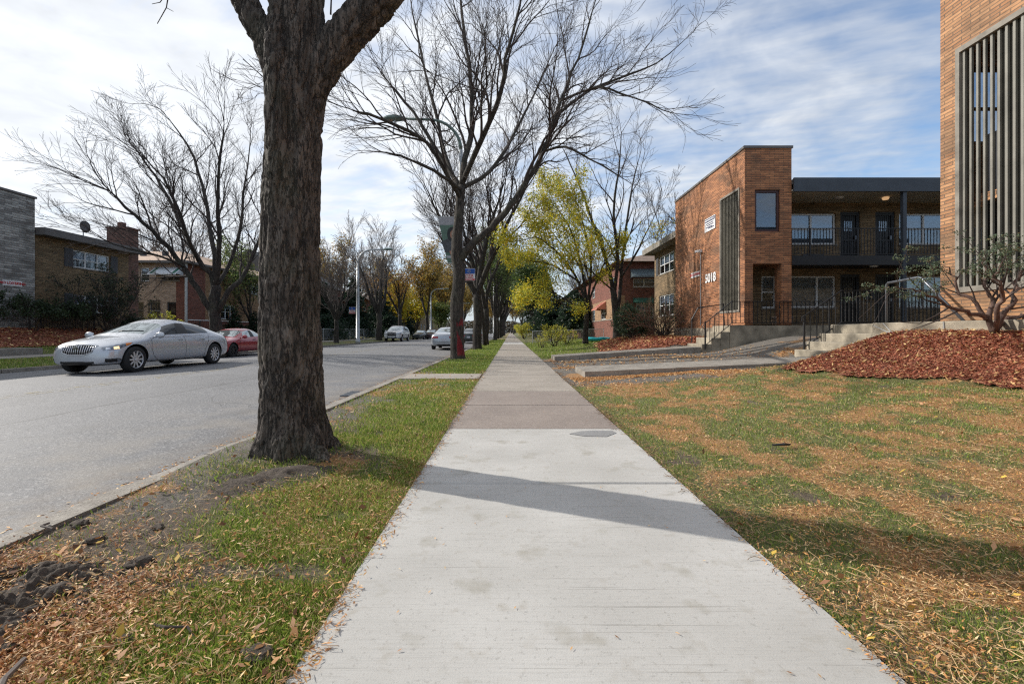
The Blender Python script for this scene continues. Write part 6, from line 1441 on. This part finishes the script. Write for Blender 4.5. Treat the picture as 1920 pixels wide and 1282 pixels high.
# big silver sedan
def ex_big(root,patch,strip,hit):
    g=patch('grille',[(2.4,.43,.735),(2.4,.36,.56),(2.4,.2,.50),(2.4,-.2,.50),(2.4,-.36,.56),(2.4,-.43,.735),(2.4,0,.76)],(-1,0,0),'carblack',.008)
    for k in range(15):
        y=-.38+k*.0543; zt=.75-.02*abs(y)/.4; zb=.505 if abs(y)<.2 else .505+(abs(y)-.2)*.33
        strip('grille_bar',[(2.4,y,zb+.01),(2.4,y,zt-.015)],(-1,0,0),.019,'chrome',.016,g,3)
    strip('grille_surround',[(2.4,.43,.735),(2.4,.36,.56),(2.4,.2,.50),(2.4,-.2,.50),(2.4,-.36,.56),(2.4,-.43,.735),(2.4,0,.76),(2.4,.43,.735)],(-1,0,0),.02,'chrome',.008,g)
    b=MB(); c=hit((2.4,0,.67),(-1,0,0))+Vector((.03,0,0))
    n=20
    for k in range(n):
        a,e=2*math.pi*k/n,2*math.pi*(k+1)/n; b.bar(c+Vector((0,.06*math.cos(a),.06*math.sin(a))),c+Vector((0,.06*math.cos(e),.06*math.sin(e))),.012)
    for y in (-.025,0,.025): b.bar(c+Vector((0,y-.015,-.03)),c+Vector((0,y+.015,.035)),.014)
    b.build('emblem',M['chrome'],g)
    patch('lower_grille',[(2.4,.42,.335),(2.4,.42,.27),(2.4,-.42,.27),(2.4,-.42,.335)],(-1,0,0),'carblack',.006)
    for s in (1,-1):
        h=patch('headlight',[(2.16,s*.46,.69),(2.12,s*.50,.60),(1.98,s*.76,.625),(1.74,s*.9,.735),(1.62,s*.9,.80),(1.85,s*.82,.775)],(-.62,-s*.78,0),'lens',.006)
        patch('indicator',[(1.80,s*.86,.785),(1.82,s*.88,.71),(1.68,s*.9,.752),(1.63,s*.9,.80)],(-.4,-s*.9,0),'amber',.012,2,2,h)
        patch('headlamp_bulb',[(2.0,s*.66,.70),(2.0,s*.66,.635),(1.92,s*.76,.645),(1.92,s*.76,.72)],(-.62,-s*.78,0),'bulb',.014,2,2,h)
        patch('headlamp_reflector',[(2.1,s*.54,.68),(2.1,s*.54,.62),(2.04,s*.62,.63),(2.04,s*.62,.69)],(-.62,-s*.78,0),'chrome',.012,2,2,h)
        f=patch('fog_light',[(2.1,s*.52,.41),(2.1,s*.50,.30),(1.85,s*.82,.315),(1.74,s*.87,.345),(1.88,s*.80,.41)],(-.62,-s*.78,0),'carblack',.005)
        patch('fog_lens',[(1.95,s*.70,.395),(1.95,s*.70,.32),(1.82,s*.82,.33),(1.80,s*.84,.365)],(-.62,-s*.78,0),'lens',.012,2,2,f)
        S_=(0,-s,0)
        strip('door_seam',[(.98,s*.9,.90),(1.0,s*.9,.62),(.92,s*.9,.42),(.7,s*.9,.27)],S_,.010,'carblack',.0)
        strip('door_seam',[(-.30,s*.9,.97),(-.34,s*.9,.6),(-.33,s*.9,.27)],S_,.010,'carblack',.0)
        strip('door_seam',[(-1.45,s*.9,1.0),(-1.38,s*.9,.80),(-1.22,s*.9,.55),(-1.16,s*.9,.27)],S_,.010,'carblack',.0)
        strip('sill_trim',[(.95,s*.9,.27),(-.95,s*.9,.27)],S_,.012,'carblack',.0)
        for x in (-.12,-1.1):
            hh=hit((x,s*.9,.86),S_); b=MB(); b.tube([hh+Vector((-.09,0,0)),hh+Vector((-.05,s*.03,.005)),hh+Vector((.05,s*.03,.005)),hh+Vector((.09,0,0))],.014,8); b.build('door_handle',M['paint_silver'],root,True)
        strip('window_trim',[(1.0,s*.8,.915),(-.3,s*.8,.95),(-1.6,s*.8,1.01)],(0,-s,-.15),.016,'chrome',.004)
        mirror(root,.86,s*.87,.985,s,'paint_silver',1.1)
        patch('tail_light',[(-2.5,s*.86,.95),(-2.5,s*.86,.80),(-2.65,s*.7,.78),(-2.68,s*.56,.84),(-2.68,s*.56,.93)],(.75,-s*.65,0),'tail',.006)
    strip('wiper',[(.82,.5,1.02),(.95,-.1,1.0)],(0,0,-1),.018,'carblack',.01)
big=dict(label='large silver sedan with chrome waterfall grille driving along the far lane',name='moving_car',cat='car',group='sedans',paint='paint_silver',hw=.93,wr=.345,axles=(1.5,-1.5),bp=-.32,wind=5,rear=9,side=(6,8),pillar=(7,),spokes=10,sw=.10,extra=ex_big,lev=3,st=[
 (2.47,.42,.26,.62,2.45,.66,.36,2.42,.70,.22,2.46,.735),
 (2.40,.70,.24,.64,2.34,.71,.58,2.30,.765,.36,2.37,.785),
 (2.20,.84,.22,.68,2.12,.76,.74,2.08,.825,.48,2.15,.845),
 (1.85,.90,.22,.74,1.80,.83,.82,1.75,.885,.56,1.80,.905),
 (1.30,.93,.22,.80,1.28,.90,.85,1.25,.945,.62,1.32,.96),
 (1.10,.93,.22,.82,1.14,.915,.85,1.10,.965,.70,1.22,.985),
 (.60,.93,.22,.84,.97,.925,.845,.10,1.325,.635,.18,1.405),
 (-.25,.93,.22,.86,-.24,.955,.845,-.27,1.42,.62,-.28,1.47),
 (-.36,.93,.22,.86,-.36,.96,.845,-.37,1.42,.62,-.38,1.47),
 (-1.25,.93,.22,.88,-1.55,1.02,.81,-1.25,1.31,.585,-1.2,1.40),
 (-1.85,.92,.23,.88,-1.80,1.04,.79,-1.88,1.08,.60,-1.92,1.10),
 (-2.20,.88,.26,.86,-2.15,1.00,.74,-2.20,1.045,.56,-2.26,1.065),
 (-2.42,.78,.30,.80,-2.38,.92,.66,-2.42,.99,.5,-2.46,1.01),
 (-2.50,.6,.34,.70,-2.48,.78,.5,-2.50,.84,.36,-2.51,.86)])
def placecar(o,x,y,heading):
    o.location=(x,y,float(h_road(x,y))); o.rotation_euler.z=heading
SOUTH=-math.pi/2; NORTH=math.pi/2
def fx(x): return 1.3+(x-1.3)*.84 if x>1.3 else (x-.2 if x<-1.2 else x)
big['st']=[tuple(fx(v) if i in (0,4,7,10) else v*.95 if i in (1,6,9) else v for i,v in enumerate(r)) for r in big['st']]
big['hw']=.885; big['axles']=(1.5,-1.7)
placecar(car(big),-10.80,13.6,SOUTH)
# generic compact table scaled to other shapes
def table(L,Hh,hw,hood,deck,xc,xr0,xr1,xd,zb=.2,tall=1.0):
    f,r=L/2,-L/2; b=hood; z=Hh
    return [(f-.02,hw*.5,zb+.05,hood*.72,f-.04,hood*.80,hw*.42,f-.06,hood*.86,hw*.3,f-.03,hood*.88),
     (f-.10,hw*.80,zb+.02,hood*.76,f-.14,hood*.86,hw*.68,f-.18,hood*.91,hw*.45,f-.12,hood*.93),
     (f-.35,hw*.95,zb,hood*.80,f-.4,hood*.91,hw*.84,f-.42,hood*.96,hw*.55,f-.36,hood*.98),
     ((f+xc)/2,hw,zb,hood*.85,(f+xc)/2,hood*.97,hw*.88,(f+xc)/2,hood*1.01,hw*.6,(f+xc)/2,hood*1.03),
     (xc+.1,hw,zb,hood*.9,xc+.1,hood*1.02,hw*.90,xc+.04,hood*1.05,hw*.72,xc+.15,hood*1.07),
     (xc-.3,hw,zb,hood*.9,xc-.15,hood*1.03,hw*.90,xr0,z*.94,hw*.66,xr0+.08,z*.975),
     ((xr0+xr1)/2+.05,hw,zb,hood*.91,(xr0+xr1)/2+.05,hood*1.04,hw*.90,(xr0+xr1)/2+.05,z*.965,hw*.66,(xr0+xr1)/2+.05,z),
     ((xr0+xr1)/2-.05,hw,zb,hood*.91,(xr0+xr1)/2-.05,hood*1.04,hw*.90,(xr0+xr1)/2-.05,z*.965,hw*.66,(xr0+xr1)/2-.05,z),
     (xr1-.25,hw,zb,hood*.92,xr1-.35,deck*1.02,hw*.87,xr1,z*.93,hw*.64,xr1-.02,z*.97),
     (xd,hw*.99,zb,deck*.88,xd,deck,hw*.86,xd-.05,deck*1.03,hw*.68,xd-.08,deck*1.05),
     (r+.25,hw*.95,zb+.03,deck*.86,r+.25,deck*.98,hw*.80,r+.22,deck*1.01,hw*.62,r+.2,deck*1.03),
     (r+.08,hw*.84,zb+.06,deck*.80,r+.09,deck*.92,hw*.72,r+.07,deck*.96,hw*.55,r+.05,deck*.98),
     (r,hw*.62,zb+.12,deck*.68,r+.01,deck*.78,hw*.52,r+.0,deck*.82,hw*.38,r-.01,deck*.84)]
def ex_common(front=True,back=True,seams=True,f=2.2,hw=.87,zh=.62,zt=.8,paint='paint_red',xm=.6,zm=.95,plate=True,rear_w=.8):
    def ex(root,patch,strip,hit):
        for s in (1,-1):
            if front: patch('headlight',[(f-.06,s*hw*.50,zh+.06),(f-.06,s*hw*.50,zh-.05),(f-.3,s*hw*.95,zh-.03),(f-.4,s*hw*.97,zh+.07)],(-.7,-s*.6,0),'lens',.006,3,2)
            if back: patch('tail_light',[(-f+.02,s*hw*.38,zt),(-f+.02,s*hw*.38,zt-.13),(-f+.1,s*hw*.82,zt-.14),(-f+.35,s*hw*.97,zt-.04),(-f+.3,s*hw*.97,zt+.03)],(.9,-s*.35,0),'tail',.006,3,2)
            if seams:
                S_=(0,-s,0)
                strip('door_seam',[(xm+.15,s*hw,zm-.1),(xm+.2,s*hw,.5),(xm+.05,s*hw,.25)],S_,.012,'carblack',.0)
                strip('door_seam',[(-.45,s*hw,zm),(-.5,s*hw,.5),(-.45,s*hw,.25)],S_,.012,'carblack',.0)
                hh=hit((-.3,s*hw,zm-.12),S_); b=MB(); b.bar(hh+Vector((-.08,s*.01,0)),hh+Vector((.08,s*.01,0)),.03); b.build('door_handle',M['carblack'],root)
            mirror(root,xm,s*(hw-.02),zm+.02,s,paint,1.0)
        if front:
            patch('grille',[(f,.3,zh+.03),(f,.3,zh-.08),(f,-.3,zh-.08),(f,-.3,zh+.03)],(-1,0,0),'carblack',.006,3,2)
            patch('lower_grille',[(f,.45,.38),(f,.45,.28),(f,-.45,.28),(f,-.45,.38)],(-1,0,0),'carblack',.006,3,2)
        if plate:
            h=hit((-f,0,.62),(1,0,0)); bx(root,'licence_plate','plate',h.x-.012,h.x+.005,-.16,.16,.54,.70)
        strip('bumper_line',[(-f+.3,hw*.96,.52),(-f,hw*.55,.50),(-f-.1,0,.50),(-f,-hw*.55,.50),(-f+.3,-hw*.96,.52)],(1,0,0),.012,'carblack',.0)
    return ex
red=car(dict(label='dark red coupe parked at the far kerb behind the silver sedan',group='sedans',paint='paint_red',hw=.86,wr=.30,axles=(1.3,-1.3),bp=-.2,wind=4,rear=8,side=(5,7),pillar=(6,),spokes=7,sw=.22,rim='carblack',rearglass='carglass',st=table(4.4,1.30,.86,.80,.88,.85,.15,-.75,-1.35),extra=ex_common(f=2.2,hw=.86,paint='paint_red',xm=.65,zm=.88)))
placecar(red,-13.0,21.3,SOUTH)
for ch in red.children:
    if ch.name.startswith('side_window'): ch.data.materials[0]=M['windscreen']
sil=car(dict(label='silver-grey sedan seen from behind, parked by the red-painted tree',group='sedans',paint='paint_silver2',hw=.88,wr=.31,axles=(1.35,-1.35),bp=-.2,wind=4,rear=8,side=(5,7),pillar=(6,),spokes=7,sw=.2,rearglass='windscreen',st=table(4.6,1.42,.88,.86,.98,.9,.2,-.85,-1.5),extra=ex_common(f=2.3,hw=.88,zt=.84,paint='paint_silver2',xm=.7,zm=.95)))
placecar(sil,-4.05,29.9,NORTH)
b=MB(); b.tube([(-.7,0,1.4),(-.72,0,1.5)],[.02,.006],6); b.build('antenna',M['carblack'],sil)
b=MB(); b.tube([(-2.2,-.45,.22),(-2.36,-.45,.22)],.03,8); b.build('exhaust_pipe',M['chrome'],sil)
def suv_t():
    L,hw=5.1,1.0; f=2.55
    return [(f-.01,hw*.7,.42,.98,f-.02,1.04,hw*.62,f-.05,1.08,hw*.4,f-.03,1.09),(f-.08,hw*.92,.38,1.0,f-.12,1.08,hw*.85,f-.18,1.12,hw*.5,f-.14,1.13),
     (f-.4,hw*.98,.36,1.02,f-.4,1.12,hw*.92,f-.4,1.16,hw*.6,f-.4,1.18),(1.5,hw,.36,1.05,1.5,1.15,hw*.93,1.5,1.19,hw*.62,1.5,1.21),(1.25,hw,.36,1.07,1.25,1.18,hw*.93,1.2,1.21,hw*.78,1.3,1.23),
     (.9,hw,.36,1.08,1.05,1.2,hw*.93,.5,1.74,hw*.74,.55,1.80),(-.2,hw,.36,1.08,-.2,1.21,hw*.93,-.2,1.80,hw*.74,-.2,1.86),(-.3,hw,.36,1.08,-.3,1.21,hw*.93,-.3,1.80,hw*.74,-.3,1.86),
     (-2.1,hw,.38,1.08,-2.1,1.21,hw*.92,-1.95,1.78,hw*.73,-1.95,1.85),(-2.42,hw*.97,.42,1.05,-2.40,1.18,hw*.9,-2.28,1.70,hw*.70,-2.30,1.76),(-2.50,hw*.9,.45,1.0,-2.48,1.12,hw*.84,-2.46,1.2,hw*.7,-2.47,1.24),(-2.53,hw*.7,.5,.9,-2.52,1.0,hw*.7,-2.52,1.05,hw*.5,-2.52,1.08)]
def ex_suv(root,patch,strip,hit):
    ex_common(back=True,f=2.5,hw=1.0,zh=.92,zt=1.15,paint='paint_white',xm=1.0,zm=1.2)(root,patch,strip,hit)
    g=patch('front_grille',[(2.5,.5,1.03),(2.5,.5,.72),(2.5,-.5,.72),(2.5,-.5,1.03)],(-1,0,0),'carblack',.012,3,2)
    strip('grille_bar',[(2.5,.5,.88),(2.5,-.5,.88)],(-1,0,0),.03,'chrome',.02,g)
    b=MB()
    for y in (-.42,.42): b.tube([(2.56,y,.42),(2.66,y,.6),(2.66,y,1.02),(2.6,y,1.1)],.03,8)
    b.tube([(2.66,-.42,.72),(2.66,.42,.72)],.025,8); b.tube([(2.62,-.42,1.08),(2.62,.42,1.08)],.025,8); b.build('push_bar',M['carblack'],root,True)
    b=MB()
    for y in (-.62,.62): b.tube([(.2,y,1.86),(.1,y,1.9),(-1.8,y,1.9),(-1.9,y,1.86)],.02,6)
    b.build('roof_rack',M['carblack'],root,True)
suv=car(dict(label='white SUV with black push bar parked at the far kerb',name='suv',cat='car',group='sedans',paint='paint_white',hw=1.0,wr=.39,axles=(1.55,-1.5),bp=-.25,wind=4,rear=9,side=(5,7),pillar=(6,),spokes=6,sw=.2,st=suv_t(),extra=ex_suv,lev=2))
suv['group']='parked cars'; placecar(suv,-13.3,53.5,SOUTH)
dk=car(dict(label='dark green sedan parked beyond the white SUV',group='parked cars',paint='paint_dark',hw=.87,wr=.31,axles=(1.35,-1.35),bp=-.2,wind=4,rear=8,side=(5,7),pillar=(6,),spokes=5,sw=.2,st=table(4.5,1.44,.87,.88,.98,.9,.2,-.85,-1.5),extra=ex_common(f=2.25,hw=.87,zh=.66,paint='paint_dark',xm=.7,zm=.95),lev=2)); placecar(dk,-13.05,66,SOUTH)
mr=car(dict(label='dark maroon sedan parked behind the dark green one',group='parked cars',paint='paint_maroon',hw=.87,wr=.31,axles=(1.35,-1.35),bp=-.2,wind=4,rear=8,side=(5,7),pillar=(6,),spokes=5,sw=.2,st=table(4.5,1.5,.87,.9,1.0,.9,.2,-.85,-1.5),extra=ex_common(f=2.25,hw=.87,zh=.68,paint='paint_maroon',xm=.7,zm=.97),lev=2)); placecar(mr,-11.9,68.5,SOUTH)
for src,x,y,h,lb in ((dk,-3.9,44.5,NORTH,'dark sedan mostly hidden behind the third and fourth street trunks'),(sil,-3.9,58,NORTH,'small silver car parked on the near kerb beyond the fourth trunk'),(sil,-5.2,86,NORTH,'tiny silver car farthest along the near lane'),(mr,-13,84,SOUTH,'distant dark car at the far kerb under the yellow trees'),(sil,-13,98,SOUTH,'distant pale car at the far kerb')):
    c=copy_tree(src); placecar(c,x,y,h); c['label']=lb; c['group']='parked cars'
# ---------------------------------------------------------------- sky, sun, camera
SE=math.radians(31); az=(-.915,.403); to=Vector((az[0]*math.cos(SE),az[1]*math.cos(SE),math.sin(SE)))
sl=bpy.data.lights.new('sun','SUN'); sl.energy=5.0; sl.angle=math.radians(.55); sl.color=(1,.945,.86)
so=bpy.data.objects.new('sun',sl); COL.objects.link(so); so.rotation_euler=(-to).to_track_quat('-Z','Y').to_euler()
w=bpy.data.worlds.new('World'); bpy.context.scene.world=w; w.use_nodes=True; nt=w.node_tree; nt.nodes.clear()
class WN(NT):
    def __init__(s): s.t=nt; s.out=s.n('ShaderNodeOutputWorld')
t=WN()
sky=t.n('ShaderNodeTexSky'); sky.sky_type='NISHITA'; sky.sun_disc=False; sky.sun_elevation=SE; sky.sun_rotation=math.atan2(az[0],az[1]); sky.air_density=1.0; sky.dust_density=.6; sky.ozone_density=2.2
g=t.n('ShaderNodeTexCoord').outputs['Generated']; s=t.n('ShaderNodeSeparateXYZ',{0:g})
zc=t.math('ADD',t.math('MAXIMUM',s.outputs[2],0.0),.16); u=t.math('DIVIDE',s.outputs[0],zc); v=t.math('DIVIDE',s.outputs[1],zc)
cv=t.n('ShaderNodeCombineXYZ',{0:u,1:v,2:0.0}).outputs[0]
mp=t.n('ShaderNodeMapping'); t.put(mp,0,cv); mp.inputs['Rotation'].default_value=(0,0,.5); mp.inputs['Scale'].default_value=(1.0,1.25,1)
warp=t.n('ShaderNodeTexNoise',{'Vector':mp.outputs[0],'Scale':1.1,'Detail':3.0}); wv=t.n('ShaderNodeVectorMath',operation='MULTIPLY_ADD'); t.put(wv,0,warp.outputs[1]); wv.inputs[1].default_value=(.5,.5,0); t.put(wv,2,mp.outputs[0])
n1=t.noise(wv.outputs[0],1.3,5,.5); n2=t.noise(wv.outputs[0],6.0,4,.5); n3=t.noise(mp.outputs[0],.35,2,.5)
dt=t.n('ShaderNodeVectorMath',operation='DOT_PRODUCT'); t.put(dt,0,g); dt.inputs[1].default_value=tuple(to); sd=dt.outputs['Value']
cov=t.math('ADD',t.math('ADD',t.math('MULTIPLY',n1,.62),t.math('MULTIPLY',n2,.26)),t.math('MULTIPLY',n3,.22))
cov=t.math('ADD',cov,t.rampf(sd,-.1,.95,-.03,.19)); low=t.rampf(s.outputs[2],.0,.22,-.06,0.0); cov=t.math('ADD',cov,low)
rip=t.noise(t.scale(mp.outputs[0],(3.2,9.5,1)),1.6,4,.55); cov=t.math('ADD',cov,t.math('MULTIPLY',t.math('SUBTRACT',rip,.5),.24)); mask=t.rampf(cov,.40,.70)
cb=t.rampf(sd,-.2,.65,.77,1.09); tex=t.rampf(n2,.3,.7,.86,1.06); tex2=t.rampf(n1,.3,.72,.86,1.05); cb=t.math('MULTIPLY',t.math('MULTIPLY',cb,tex),tex2)
cc=t.n('ShaderNodeCombineColor',{0:t.math('MULTIPLY',cb,.95),1:t.math('MULTIPLY',cb,.985),2:t.math('MULTIPLY',cb,1.03)})
skc=t.n('ShaderNodeVectorMath',operation='SCALE'); t.put(skc,0,sky.outputs[0]); skc.inputs['Scale'].default_value=.20
mixc=t.mix(t.math('MULTIPLY',mask,.96),skc.outputs[0],cc.outputs[0]); mixc=t.mix(t.rampf(s.outputs[2],.16,0.0,0,.8),mixc,(.50,.60,.72))
bg=t.n('ShaderNodeBackground',{0:mixc,1:1.0}); t.put(t.out,0,bg)
cam=bpy.data.cameras.new('camera'); co=bpy.data.objects.new('camera',cam); COL.objects.link(co); co.location=(0,0,H); co.rotation_euler=(math.radians(90),0,0)
cam.sensor_width=36; cam.lens=F/1920*36; cam.clip_end=3000; cam.clip_start=.05; cam.shift_x=(960-CX)/1920; cam.shift_y=-(641-HY)/1920
sc=bpy.context.scene; sc.camera=co; sc.render.engine='CYCLES'; sc.view_settings.view_transform='Standard'; sc.view_settings.look='None'; sc.view_settings.exposure=0; sc.view_settings.gamma=1
sc.cycles.use_denoising=False; sc.cycles.pixel_filter_type='BLACKMAN_HARRIS'; sc.cycles.filter_width=1.25; sc.cycles.max_bounces=6; sc.cycles.transparent_max_bounces=16; sc.cycles.caustics_reflective=False; sc.cycles.caustics_refractive=False; sc.cycles.sample_clamp_indirect=6
